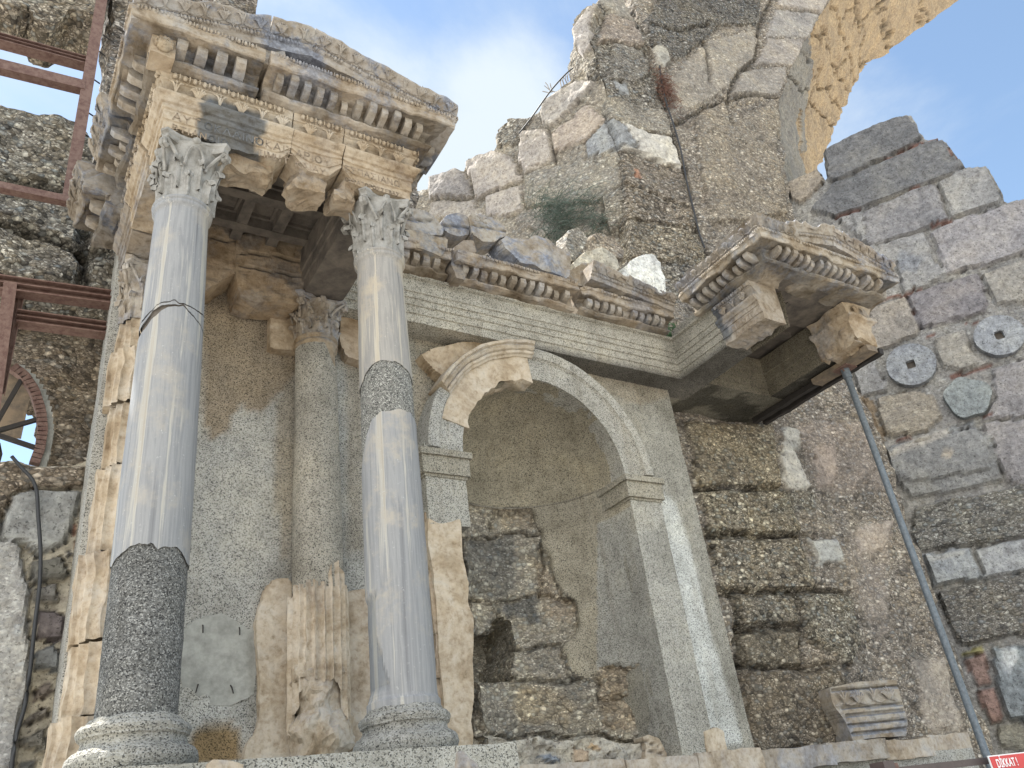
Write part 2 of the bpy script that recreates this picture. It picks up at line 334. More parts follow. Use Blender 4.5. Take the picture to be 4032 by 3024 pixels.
# ---------------------------------------------------------------- rough walls built on a vertical plane
def slab(name, fr, outline, parent=None, res=.06, depth=.8, blocks=(), base=(.27, .235, .2), alpha=1., lump=.05, lsc=1.6, inset=.07, joints=(), back=None, backseg=.15, stains=(), seed=1, px=True, fill=None, cuts=(), holes=(), jw=.05, jd=.09, mat_=None, wobble=1., label=None, tone=(1, 1, 1)):
    O = np.array([fr.at(*p) for p in outline]) if px else np.array(outline, float)
    CU = [np.array([fr.at(*p) for p in c]) if px else np.array(c, float) for c in cuts]
    lo, hi = O.min(0)-res, O.max(0)+res; nx, nz = int((hi[0]-lo[0])/res)+1, int((hi[1]-lo[1])/res)+1
    X, Z = np.meshgrid(lo[0]+res*np.arange(nx), lo[1]+res*np.arange(nz), indexing='ij'); S = np.stack([X.ravel(), Z.ravel()], 1)
    Pb = fr.o+S[:, :1]*fr.U+S[:, 1:]*fr.Z; wob = np.stack([fbm(Pb, 2.3, seed+50, 3), fbm(Pb, 2.3, seed+60, 3)], 1)*.05*wobble
    ins = inpoly(S+wob, O)
    for c in CU: ins &= ~inpoly(S+wob*.5, c)
    ins = ins.reshape(nx, nz); q = ins[:-1, :-1].astype(int)+ins[1:, :-1]+ins[:-1, 1:]+ins[1:, 1:]; cell = q >= 2
    use = np.zeros((nx, nz), bool); use[:-1, :-1] |= cell; use[1:, :-1] |= cell; use[:-1, 1:] |= cell; use[1:, 1:] |= cell
    out = use & ~ins; SS = S.reshape(nx, nz, 2).copy(); w = out.ravel()
    if w.any():
        d, c = nearseg(S[w]+wob[w], O)
        for cc in CU:
            d2, c2 = nearseg(S[w]+wob[w], cc); k = d2 < d; d = np.where(k, d2, d); c[k] = c2[k]
        k = d < res*1.5; idx = np.where(w)[0][k]; SS.reshape(-1, 2)[idx] = c[k]-wob[idx]
    idm = -np.ones((nx, nz), int); idm[use] = np.arange(use.sum()); S = SS[use]
    Pb = fr.o+S[:, :1]*fr.U+S[:, 1:]*fr.Z
    col = const(Pb, (*base, alpha)); H = lump*fbm(Pb, lsc, seed, 5, .55)+.25*lump*(.6-worley(Pb, 7, seed))
    wob = np.stack([fbm(Pb, 3., seed+20, 3), fbm(Pb, 3., seed+30, 3)], 1)*.03
    for bi, (poly, bc, ba, bh) in enumerate(blocks):
        Q = np.array([fr.at(*p) for p in poly]) if px else np.array(poly, float)
        i = inpoly(S+wob, Q)
        if not i.any(): continue
        d, _ = nearseg(S[i]+wob[i], Q); e = np.clip(d/inset, 0, 1); e = np.sqrt(1-(1-e)**2)
        H[i] = H[i]*.55+bh*e+.02*math.sin(bi*2.3)-(1-e)*.07; col[i, :3] = np.array(bc)*(.4+.6*np.clip(e*1.3, 0, 1)[:, None]); col[i, 3] = ba
    for jl in joints:
        Q = np.array([fr.at(*p) for p in jl]) if px else np.array(jl, float)
        d, _ = nearseg(S+wob*1.2*wobble, Q, False); e = np.clip(1-d/jw, 0, 1)**.7; H -= jd*e; col[:, :3] *= (1-.66*np.clip(1-d/(jw*.9), 0, 1))[:, None]
    P3 = Pb+fr.n*H[:, None]
    im = toimg(P3)
    for (poly, sc, sa, am) in stains:
        i = inpoly(im+wob*250, poly); d, _ = nearseg(im[i], poly); e = np.clip(d/8., 0, 1)[:, None]*am
        col[i, :3] = col[i, :3]*(1-e)+np.array(sc)*e
        if sa is not None: col[i, 3] = col[i, 3]*(1-e[:, 0])+sa*e[:, 0]
    for (poly, hd) in holes:
        i = inpoly(im+wob*120, poly); d, _ = nearseg(im[i], poly); e = np.clip(d/6., 0, 1)
        P3[i] -= fr.n*(hd*e)[:, None]
    P3 = P3+fr.U*(.25*lump*fbm(Pb, 4., seed+7, 3))[:, None]+fr.Z*(.25*lump*fbm(Pb, 4., seed+8, 3))[:, None]
    F = []; I, J = np.where(cell)
    for i, j in zip(I, J): F.append((idm[i, j], idm[i+1, j], idm[i+1, j+1], idm[i, j+1]))
    mb = MB(); mb.add(P3, F)
    col[:, :3] *= np.array(tone)
    # boundary -> real thickness
    E = {}
    for f in F:
        for a, b in zip(f, f[1:]+f[:1]):
            if (b, a) in E: del E[(b, a)]
            else: E[(a, b)] = 1
    bv = sorted({a for e in E for a in e}); bi = {v: k for k, v in enumerate(bv)}; bk = -fr.n if back is None else np.array(back, float)
    ns = max(2, int(depth/backseg)); prev = np.array(bv); B0 = P3[bv]; cols = [col]; cur = len(P3)
    for s_ in range(1, ns+1):
        Q = B0+bk*(depth*s_/ns); Q = Q+lump*.6*np.stack([fbm(Q, 2.6, seed+70+k, 3) for k in range(3)], 1)
        mb.add(Q, []); ids = np.arange(cur, cur+len(Q)); cur += len(Q); cols.append(col[bv])
        for (a, b) in E: mb.f.append((int(prev[bi[b]]), int(prev[bi[a]]), int(ids[bi[a]]), int(ids[bi[b]])))
        prev = ids
    return build(name, mb, mat_ or M_MAS, parent, col=np.concatenate(cols), smooth=False, label=label)
# ---------------------------------------------------------------- mouldings
def sweep(mb, path, prof, res=.06, closed=True, caps=True, bend=None):
    p = [np.array([a[0], a[1]], float) for a in path]; nn = []
    for a, b in zip(p[:-1], p[1:]):
        d = (b-a)/np.linalg.norm(b-a); nn.append(np.array([d[1], -d[0]]))
    mm = [nn[0]]+[(a+b)/(1+a@b) for a, b in zip(nn[:-1], nn[1:])]+[nn[-1]]
    st = []
    for i in range(len(p)-1):
        L = np.linalg.norm(p[i+1]-p[i]); k = max(1, int(round(L/res)))
        for j in range(k): t = j/k; st.append((p[i]*(1-t)+p[i+1]*t, mm[i]*(1-t)+mm[i+1]*t))
    st.append((p[-1], mm[-1])); G = np.zeros((len(st), len(prof), 3))
    for i, (q, m_) in enumerate(st):
        for j, (o, z) in enumerate(prof): G[i, j] = (*(q+m_*o), z)
    if bend: G = bend(G)
    mb.grid(G, cv=closed, flip=True)
    if caps and closed:
        o = mb.n-G.shape[0]*G.shape[1]; n = G.shape[1]
        mb.f += [tuple(o+k for k in range(n)), tuple(o+(G.shape[0]-1)*n+k for k in range(n))[::-1]]
    return mb
def dens(prof, d=.05):
    o = []
    for a, b in zip(prof, prof[1:]+prof[:1]):
        L = math.hypot(b[0]-a[0], b[1]-a[1]); k = max(1, int(L/d))
        for j in range(k): o.append((a[0]+(b[0]-a[0])*j/k, a[1]+(b[1]-a[1])*j/k))
    return o
def along(path, o, spacing, trim=.0):
    """points at offset o from the path with tangent and outward normal"""
    p = [np.array(a[:2], float) for a in path]; out = []; nn = []
    for a, b in zip(p[:-1], p[1:]):
        d = (b-a)/np.linalg.norm(b-a); nn.append(np.array([d[1], -d[0]]))
    mm = [nn[0]]+[(a+b)/(1+a@b) for a, b in zip(nn[:-1], nn[1:])]+[nn[-1]]
    for i in range(len(p)-1):
        a, b = p[i]+mm[i]*o, p[i+1]+mm[i+1]*o; L = np.linalg.norm(b-a); k = max(1, int((L-2*trim)/spacing)); s0 = (L-(k-1)*spacing)/2
        for j in range(k):
            q = a+(b-a)/L*(s0+j*spacing); t = (b-a)/L; out.append((q, np.array([t[0], t[1], 0]), np.array([nn[i][0], nn[i][1], 0])))
    return out
Zv = np.array([0, 0, 1.])
def eggs(mb, pts, z, h, tilt=0.):
    for q, t, n_ in pts:
        if random.random() < .06: continue
        c = np.array([q[0], q[1], z]); mb.ell(c, (h*.36, h*.34, h*.5), (t, n_, Zv), 6, 4)
        a = c+t*h*.62; mb.box(a, (h*.08, h*.26, h*.42), (t, n_, Zv))
def palmette(mb, c, t, up, n_, w, h, var=0, th=.013):
    k = 4 if var == 0 else 2
    for s in range(-k+1, k):
        a = s/(k-1)*(1.25 if var == 0 else .6); P = []
        for i in range(6):
            r = i/5; x = math.sin(a)*(r**(1. if var == 0 else 1.5))*w*.5*(1+.1*math.cos(i)); z = h*(.08+.85*r*math.cos(a*.62))
            if i == 5: x *= (.84 if var == 0 else 1.25); z -= h*.06*abs(s)
            P.append(c+t*x+up*z+n_*(.012+.034*math.sin(r*2.6)))
        mb.tube(np.array(P), [th*.6, th*.8, th*.95, th*1.1, th*1.25, th*.7], 5)
    for s in (-1, 1):
        P = [c+t*s*(w*.1+w*.4*math.sin(i/6*3))+up*h*(.05+.07*math.cos(i/6*5))+n_*.012 for i in range(7)]
        mb.tube(np.array(P), th*.6, 4)
def modillions(parent, path, zt, h, o0, o1, spacing, wid, skip=(), m=None, drop=.0):
    m = m or M_LIME
    for i, (q, t, n_) in enumerate(along(path, o0, spacing, spacing*.3)):
        if i in skip: continue
        mb = MB(); L = (o1-o0)*(random.uniform(.8, 1.02) if random.random() < .7 else random.uniform(.45, .8)); hw = wid/2*random.uniform(.88, 1.05)
        pr = [(0, 0), (L, 0), (L*1.0, -h*.5), (L*.82, -h*.75), (L*.45, -h*.88), (0, -h)]
        G = np.zeros((4, len(pr), 3))
        for a, x in enumerate((-hw, -hw*.4, hw*.4, hw)):
            for b, (o, z) in enumerate(pr): G[a, b] = np.array([q[0], q[1], zt])+t*x+n_*o+Zv*(z-(h*.06 if a in (1, 2) and b in (2, 3, 4) else 0))
        mb.grid(G, cv=True, flip=True); mb.f += [tuple(mb.n-4*6+k for k in range(6)), tuple(mb.n-6+k for k in range(6))[::-1]]
        bl('modillion', mb, m, parent, (.007, 14, i), tint=(random.uniform(.85, 1.08),)*3+(1,))
# lathe with ragged ends
def lathe(mb, c, prof, seg=48, zb=None, zt=None, a0=0, a1=2*math.pi, flute=0, fd=.02):
    full = abs(a1-a0-2*math.pi) < 1e-6; na = seg if full else seg+1; G = np.zeros((na, len(prof), 3)); z0, z1 = prof[0][1], prof[-1][1]
    for i in range(na):
        a = a0+(a1-a0)*i/seg; lo = zb(a) if zb else z0; hi = zt(a) if zt else z1
        for j, (r, z) in enumerate(prof):
            if zb or zt: z = lo+(z-z0)/(z1-z0)*(hi-lo); r = np.interp(z, [p[1] for p in prof], [p[0] for p in prof])
            if flute: r = r-fd*abs(math.sin(a*flute/2))**.7
            G[i, j] = (c[0]+r*math.cos(a), c[1]+r*math.sin(a), z)
    mb.grid(G, cu=full); return mb
# ================================================================ setting
g = MB(); g.grid(np.array([[(x, y, 0.) for y in np.linspace(-300, 300, 21)] for x in np.linspace(-300, 300, 21)]), flip=True)
setp(build('ground', g, M_SOIL), kind='structure')
XL, XR, YF, ZB, ZE = .78, 3.54, 6.7, 2.41, 8.42       # left aedicule: outer faces, front plane, podium, bottom of entablature
WALL = Frame((0, 9.4), 0)
# ================================================================ back wall of the monument
t = thing('plastered_wall', 'speckled grey rendered wall behind the two streaked columns', 'wall', (2.5, 9.4, ZB))
BROWN = (.62, .5, .38)
slab('render_face', WALL, [(.75, 2.3), (4.75, 2.3), (4.75, 9.2), (.75, 9.2)], t, res=.08, depth=.62, px=False, base=(1, 1, 1), lump=.012, mat_=M_GRAN, wobble=.15, seed=4,
     stains=[([(440, 600), (620, 640), (650, 700), (655, 800), (600, 860), (560, 900), (520, 880), (490, 940), (455, 960), (430, 900)], (.66, .54, .42), None, .9),
             ([(590, 880), (640, 780), (640, 1000), (630, 1250), (600, 1200), (590, 1000)], (.82, .74, .64), None, .8),
             ([(740, 780), (790, 780), (790, 1200), (745, 1200)], (.8, .72, .62), None, .7),
             ([(405, 1600), (430, 1565), (500, 1560), (525, 1590), (530, 1650), (405, 1660)], (.62, .42, .2), None, .9),
             ([(395, 1530), (450, 1500), (530, 1510), (550, 1560), (400, 1570)], (1.1, 1.12, 1.15), None, .6)])
slab('cement_patch', Frame((0, 9.385), 0), [(380, 1365), (420, 1350), (445, 1338), (480, 1326), (515, 1345), (556, 1368), (556, 1440), (550, 1500), (500, 1530), (450, 1528), (380, 1540)], t, res=.05, depth=.03, base=(1, 1, 1), lump=.012, mat_=M_CEM, seed=9)
for (u, v, w) in ((438, 1350, 0), (517, 1355, 0), (498, 1480, .5), (428, 1478, -.5)):
    a = onY(u, v, 9.38); mb = MB(); mb.tube([a, a+np.array([w*.02, -.02, -.03]), a+np.array([w*.05, -.03, -.09])], .007, 5); bl('iron_nail', mb, M_DARK, t)
# limestone slabs beside the fluted fragment
sl = thing('limestone_facing_slab', 'tall cream facing slab left of the fluted stump, rounded at its top', 'stone slab', (2.8, 9.3, ZB), 'limestone facing remains on the rear wall')
slab('slab_face', Frame((0, 9.3), 0), [(567, 1290), (575, 1262), (592, 1249), (628, 1249), (638, 1275), (645, 1300), (648, 1660), (515, 1660), (532, 1610), (552, 1580), (560, 1545), (556, 1440), (552, 1340)], sl, res=.05, depth=.11, base=(1.38, 1.33, 1.24), alpha=.15, lump=.03, mat_=M_LIME, seed=12, wobble=.5)
sl = thing('limestone_facing_slab', 'narrow pitted cream facing slab between fluted stump and right column', 'stone slab', (3.8, 9.3, ZB), 'limestone facing remains on the rear wall')
slab('slab_face', Frame((0, 9.3), 0), [(735, 1280), (762, 1272), (790, 1270), (860, 1290), (880, 1660), (735, 1660)], sl, res=.05, depth=.11, base=(1.25, 1.18, 1.08), alpha=.15, lump=.04, mat_=M_LIME, seed=15, wobble=.5)
sl = thing('limestone_facing_slab', 'square cream facing block left of the weathered half capital', 'stone slab', (2.75, 9.3, 8), 'limestone facing remains on the rear wall')
slab('slab_face', Frame((0, 9.24), 0), [(586, 662), (640, 655), (665, 660), (665, 757), (640, 756), (582, 748)], sl, res=.05, depth=.18, base=(1.2, 1.1, .96), alpha=.1, lump=.03, mat_=M_LIME, seed=18, wobble=.4)
sl = thing('limestone_facing_slab', 'cream facing block right of the weathered half capital, behind the right column', 'stone slab', (3.7, 9.3, 8), 'limestone facing remains on the rear wall')
slab('slab_face', Frame((0, 9.24), 0), [(735, 680), (800, 690), (800, 790), (768, 778), (748, 772), (735, 740)], sl, res=.05, depth=.18, base=(1.2, 1.08, .94), alpha=.1, lump=.03, mat_=M_LIME, seed=19, wobble=.4)

# ================================================================ capitals and columns
def capital(parent, c, z0, z1, rb, W, m=None, seed=0, half=None, wear=.006):
    m = m or M_CAP; H = z1-z0; c = np.array([c[0], c[1], 0.]); k0 = MB()
    lathe(k0, c, [(rb*.98, z0), (rb*1.0, z0+H*.3), (rb*1.02, z0+H*.55), (rb*1.16, z0+H*.78), (rb*1.3, z0+H*.9)], 32)
    rng = random.Random(seed)
    for row, (n, h0, h, curl, wd, ph) in enumerate(((8, 0, .42, .085, .42, 0), (8, .16, .5, .12, .4, math.pi/8))):
        for i in range(n):
            a0 = 2*math.pi*i/n+ph+seed; hh = H*h*rng.uniform(.9, 1.05); cu = curl*rng.uniform(.4, .75); G = np.zeros((9, 12, 3))
            for jx in range(9):
                x = (jx-4)/4
                for jz in range(12):
                    s = jz/11
                    if s < .8: zz = hh*s/.8; rr = .012+cu*(s/.8)**3*.8
                    else: q = (s-.8)/.2; zz = hh*(1-.22*q); rr = .012+cu*(.8+.45*math.sin(q*2.2))
                    w = wd*(math.sin(min(1, s*1.15+.28)*math.pi*.62))*(1+.12*math.sin(s*24))*(1-.45*max(0, s-.75)/.25)
                    r = rb+rr+.028*(1-abs(x))**2-.026*x*x-(.012 if abs(abs(x)-.5) < .1 else 0)
                    an = a0+x*w*.5*(1/(1+rr)); G[jx, jz] = c+np.array([r*math.cos(an), r*math.sin(an), z0+H*h0+zz])
            k0.grid(G)
            E = G.copy(); E = E+(c+np.array([0, 0, 0])-E)*np.array([.07, .07, 0]); k0.grid(E, flip=True)
    vols = []
    for i in range(4):                                    # stems, volutes, helices
        a = math.pi/4+i*math.pi/2; kv = MB(); vols.append(kv)
        for s in (-1, 1):
            P = []
            for q in range(14):
                f = q/13
                if f < .55: g_ = f/.55; aa = a+s*(.36-.30*g_); r = rb*1.1+(W*.66-rb*1.1)*g_**1.6; z = z0+H*(.5+.33*g_)
                else: g_ = (f-.55)/.45; th = g_*5.5; aa = a+s*.045; r = W*.66-.045*math.sin(th)*(1-g_*.5); z = z0+H*.83-.05*(1-math.cos(th))*(1-g_*.35)
                P.append(c+np.array([r*math.cos(aa), r*math.sin(aa), z]))
            (kv if s > -2 else k0).tube(np.array(P), np.array([.02]*7+[.024]*3+[.026, .026, .024, .02]), 7)
        a2 = i*math.pi/2
        for s in (-1, 1):
            P = [c+np.array([(rb*1.2+.03*f)*math.cos(a2+s*(.33-.26*f)), (rb*1.2+.03*f)*math.sin(a2+s*(.33-.26*f)), z0+H*(.52+.3*math.sin(f*1.5))]) for f in np.linspace(0, 1, 8)]
            k0.tube(np.array(P), .013, 5)
        k0.ell(c+np.array([W*.47*math.cos(a2), W*.47*math.sin(a2), z1-H*.07]), (.05, .05, .045), None, 8, 6)
    cap = bl('capital', k0, m, parent, (wear, 12, seed), smooth=False)
    for kv in vols: bl('volute', kv, m, cap, (wear*.6, 12, seed))
    k1 = MB(); prof = [(0, z0+H*.86), (.015, z0+H*.88), (.02, z0+H*.93), (.045, z0+H*.96), (.045, z1)]; P = []
    for i in range(4):
        a = math.pi/4+i*math.pi/2; b = a+math.pi/2; A, B = np.array([math.cos(a), math.sin(a)])*W*.685, np.array([math.cos(b), math.sin(b)])*W*.685
        mid = (a+b)/2; nn = np.array([math.cos(mid), math.sin(mid)]); cut = (B-A)/np.linalg.norm(B-A)*.05
        for f in np.linspace(0, 1, 9): P.append((A+cut)*(1-f)+(B-cut)*f-nn*.085*math.sin(f*math.pi))
    G = np.zeros((len(P), len(prof), 3))
    for i, p in enumerate(P):
        u = p/np.linalg.norm(p)
        for j, (o, z) in enumerate(prof): G[i, j] = (c[0]+p[0]+u[0]*o, c[1]+p[1]+u[1]*o, z)
    k1.grid(G, cu=True); k1.f += [tuple(k1.n-len(P)*len(prof)+i*len(prof) for i in range(len(P)))[::-1], tuple(k1.n-len(P)*len(prof)+i*len(prof)+len(prof)-1 for i in range(len(P)))]
    bl('abacus', k1, m, cap, (wear*1.5, 7, seed+5))
def attic_base(parent, c, z0, z1, r, m, seed=0, tn=1.):
    H = z1-z0; P = [(r*1.42, z0), (r*1.47, z0+H*.1), (r*1.5, z0+H*.2), (r*1.47, z0+H*.3), (r*1.4, z0+H*.37), (r*1.36, z0+H*.4), (r*1.3, z0+H*.41), (r*1.22, z0+H*.47), (r*1.19, z0+H*.54), (r*1.2, z0+H*.6), (r*1.27, z0+H*.64), (r*1.27, z0+H*.67), (r*1.31, z0+H*.73), (r*1.31, z0+H*.79), (r*1.24, z0+H*.86), (r*1.14, z0+H*.88), (r*1.12, z0+H*.93), (r*1.04, z1)]
    mb = MB(); lathe(mb, c, P, 72); bl('base', mb, m, parent, (.009, 9, seed), tint=(tn, tn, tn, 1))
SH = [(.297, 2.75), (.296, 3.4), (.292, 4.5), (.284, 5.5), (.272, 6.5), (.258, 7.3), (.254, 7.5), (.255, 7.535), (.272, 7.55), (.285, 7.57), (.278, 7.592), (.276, 7.6), (.29, 7.612), (.292, 7.63), (.28, 7.645)]
def seg_prof(a, b, n=22, dr=0):
    zs = sorted(set(list(np.linspace(a, b, n))+[z for _, z in SH if a < z < b])); zz = [p[1] for p in SH]; rr = [p[0] for p in SH]
    return [(float(np.interp(z, zz, rr))+dr, float(z)) for z in zs]
def face(a, c): d = a-math.atan2(-c[1], -c[0]); return (d+math.pi) % (2*math.pi)-math.pi      # angle round the shaft, 0 towards the viewer, + to the right
def rag(c, pts, amp=.02, seed=0):
    xs = [p[0] for p in pts]; zs = [p[1] for p in pts]
    def f(a):
        x = face(a, c); return float(np.interp(x, xs, zs))+amp*float(fbm(np.array([[math.cos(a)*2, math.sin(a)*2, seed]]), 3, seed, 4)[0])
    return f
c1 = (1.085, 7.)
t = thing('marble_column', 'nearer thick column, streaked blue marble on a tall dark granite drum, left of the two', 'column', (c1[0], c1[1], ZB), 'free standing columns of the aedicule')
attic_base(t, c1, ZB, 2.78, .30, M_GRAN, 1, .72)
mb = MB(); lathe(mb, c1, seg_prof(2.7, 4.05, 30, -.012), 72); bl('granite_drum', mb, M_GCOL, t, (.004, 14, 2))
lo1 = rag(c1, [(-3.2, 3.95), (-1.2, 3.93), (-.6, 4.01), (-.3, 4.05), (.1, 4.0), (.6, 4.01), (1.3, 3.93), (3.2, 3.95)], .018, 1)
up1b = rag(c1, [(-3.2, 6.02), (-1.5, 6.03), (-.9, 6.11), (-.5, 6.22), (-.2, 6.28), (.3, 6.315), (.6, 6.25), (1.4, 6.19), (3.2, 6.02)], .01, 3)
up1 = rag(c1, [(-3.2, 6.1), (-1.4, 6.12), (-.9, 6.2), (-.5, 6.29), (0, 6.31), (.3, 6.33), (.6, 6.26), (1.4, 6.2), (3.2, 6.1)], .012, 3)
mid1 = rag(c1, [(-3.2, 6.2), (-1.4, 6.2), (-.9, 6.235), (-.4, 6.335), (0, 6.36), (.3, 6.34), (.8, 6.34), (1.4, 6.37), (3.2, 6.3)], .012, 5)
def crk(f, d): return lambda a: f(a)+d
mb = MB(); lathe(mb, c1, seg_prof(3.95, 6.2, 40), 96, lo1, up1b); sh = bl('marble_shaft', mb, M_MARB, t, (.002, 6, 3), smooth=True, label='long lower piece of blue streaked marble shaft')
mb = MB(); lathe(mb, c1, seg_prof(6.2, 6.3, 6), 96, crk(up1, .004), crk(mid1, -.008)); bl('marble_shaft', mb, M_MARB2, t, (.004, 9, 4), label='thin cracked ring of pale marble between the two long pieces')
mb = MB(); lathe(mb, c1, seg_prof(6.3, 7.645, 30), 96, crk(mid1, .006), None); bl('marble_shaft', mb, M_MARB, t, (.0015, 6, 5), smooth=True, label='upper piece of blue streaked marble shaft with moulded collar')
mb = MB(); lathe(mb, c1, [(.255, 5.9), (.25, 6.6)], 40); bl('crack_core', mb, M_COF, t, (.008, 7, 3))
capital(t, (c1[0]+.025, c1[1]), 7.645, ZE, .25, .65, seed=3, wear=.006)
c2 = (3.235, 7.)
t = thing('marble_column', 'slimmer patched column, pale marble with a band of grey granite cast, right of the two', 'column', (c2[0], c2[1], ZB), 'free standing columns of the aedicule')
attic_base(t, c2, ZB, 2.78, .30, M_GRAN, 11, .78)
lo = rag(c2, [(-3.2, 5.55), (-1.5, 4.98), (-1.1, 5.2), (-.55, 5.5), (-.2, 5.56), (.9, 5.58), (1.4, 5.5), (3.2, 5.5)], .014, 7)
hi = rag(c2, [(-3.2, 6.0), (-1.3, 5.93), (-.6, 6.1), (-.2, 6.16), (.4, 6.15), (1., 6.07), (1.5, 6.0), (3.2, 6.0)], .016, 9)
mb = MB(); lathe(mb, c2, seg_prof(4.6, 6.3, 30, -.01), 72); bl('granite_patch', mb, M_GCOL, t, (.004, 14, 6), tint=(1.5, 1.48, 1.42, 1))
mb = MB(); lathe(mb, c2, seg_prof(2.83, 5.5, 44), 96, None, lo)
V = mb.V(); fa = np.array([face(math.atan2(p[1]-c2[1], p[0]-c2[0]), c2) for p in V]); flk = (fa < -.55-.25*np.sin(V[:, 2]*4)) & (fa > -2) & (V[:, 2] < 3.75) & (V[:, 2] > 2.9)
ctr = np.array([c2[0], c2[1]]); V[flk, :2] = ctr+(V[flk, :2]-ctr)*.945; colr = const(V, (1, 1, 1)); colr[flk, :3] = (.72, .74, .76)
build('marble_shaft', mb, M_MARB2, t, (.0025, 6, 7), colr, V=V, label='lower piece of pale marble shaft with a flaked side', smooth=False)
mb = MB(); lathe(mb, c2, [(.30, 2.76), (.318, 2.775), (.318, 2.83), (.302, 2.85), (.297, 2.87)], 72); bl('foot_ring', mb, M_MARB2, t, (.003, 8, 8))
mb = MB(); lathe(mb, c2, seg_prof(5.98, 7.645, 34), 96, hi, None); bl('marble_shaft', mb, M_MARB2, t, (.003, 6, 9), tint=(1.12, 1.06, .97, 1), smooth=True, label='upper cream stained piece of marble shaft')
capital(t, c2, 7.645, ZE, .25, .61, seed=8, wear=.009)
# half columns on the wall
c3 = (3.24, 9.16)
t = thing('half_column', 'attached half column, smooth grey cast shaft above a fluted cream stump', 'half column', (c3[0], c3[1], ZB))
top3 = rag(c3, [(-3.2, 7.8), (-.9, 7.75), (-.3, 7.86), (.2, 7.84), (.6, 7.6), (1., 7.4), (3.2, 7.7)], .01, 4)
mb = MB(); lathe(mb, c3, [(.292, 4.44), (.29, 5.5), (.275, 6.8), (.268, 7.8)], 60, None, top3); bl('cast_shaft', mb, M_GRAN, t, (.004, 10, 1), tint=(.86, .82, .76, 1))
mb = MB(); lathe(mb, c3, [(.25, 7.3), (.25, 7.66), (.265, 7.7), (.285, 7.72), (.285, 7.75), (.27, 7.78), (.29, 7.8), (.29, 7.84), (.25, 7.86)], 60); bl('collar', mb, M_LIME, t, (.006, 9, 1), tint=(.95, .85, .7, 1))
ft = rag(c3, [(-3.2, 4.4), (-1.2, 4.38), (-.9, 4.5), (.1, 4.5), (.35, 4.48), (.5, 4.72), (.9, 4.74), (1.2, 4.5), (3.2, 4.4)], .03, 8)
fb = rag(c3, [(-3.2, 3.0), (-1.2, 2.95), (-.9, 3.1), (-.5, 3.45), (.2, 3.45), (.7, 3.4), (.9, 3.1), (1.3, 2.9), (3.2, 3.)], .05, 9)
mb = MB(); lathe(mb, c3, [(.35, z) for z in np.linspace(3.3, 4.5, 40)], 280, fb, ft, flute=22, fd=.065); bl('fluted_stump', mb, M_LIME, t, (.006, 7, 2), tint=(1.5, 1.45, 1.36, .3))
mb = MB(); lathe(mb, c3, [(.3, 2.3)]+[(.29+.05*math.sin(z*9)*(z < 3.1), z) for z in np.linspace(2.4, 3.6, 26)], 50); bl('broken_foot', mb, M_LIME, t, (.06, 6, 5), tint=(1.3, 1.25, 1.16, .4))
capital(t, (c3[0], c3[1]), 7.84, ZE, .255, .66, M_LIME, seed=21, wear=.02)
c4 = (1.13, 9.2)
t = thing('half_column', 'broken fluted cream half column at the left end of the rear wall', 'half column', (c4[0], c4[1], ZB))
zz = [2.4, 3.15, 3.85, 4.75, 5.72, 6.5, 7.2, 7.62]
for i, (a, b) in enumerate(zip(zz[:-1], zz[1:])):
    mb = MB(); k = .0 if i > 2 else .03*(3-i); dx = (-.02, .03, -.03, .0, .045, -.02, .03)[i]
    lathe(mb, (c4[0]+dx, c4[1]), [(.30+k, z) for z in np.linspace(a+.008, b-.008, 14)], 120, flute=16, fd=.05)
    mb.box((c4[0]-.02+dx, c4[1]+.13, (a+b)/2), (.30+k, .14, (b-a)/2-.006), None, .08)
    bl('fluted_block', mb, M_LIME, t, (.022, 4, 30+i), tint=(1.28, 1.2, 1.07, .35))
capital(t, c4, 7.6, ZE, .27, .68, M_LIME, seed=33, wear=.02)
# ================================================================ left aedicule: architrave blocks
AP = [(0, ZE), (0, 8.55), (.018, 8.56), (.018, 8.69), (.036, 8.70), (.036, 8.765), (.06, 8.775), (.075, 8.80), (.105, 8.83), (.115, 8.85), (.115, 8.875), (.045, 8.885), (.035, 8.93), (.045, 8.99), (.075, 9.04), (.095, 9.05), (.095, 9.065), (.085, 9.075), (.115, 9.12), (.115, 9.14), (-.5, 9.14), (-.5, ZE)]
def ragbottom(amp, seed, zlim=8.47, up=True, ends=()):
    def f(G):
        P = G.reshape(-1, 3); n = fbm(P*np.array([1, 1, 0]), 3.2, seed, 4); low = P[:, 2] < zlim
        P[low, 2] += amp*(n[low] if not up else np.abs(n[low])*1.2-.02)
        for ex in ends:
            k = np.clip(1-np.abs(P[:, 0]-ex)/(.17+.05*n), 0, 1)*(P[:, 2] < 8.76); P[:, 2] += .2*k*np.clip((8.76-P[:, 2])/.34, 0, 1)
        return P.reshape(G.shape)
    return f
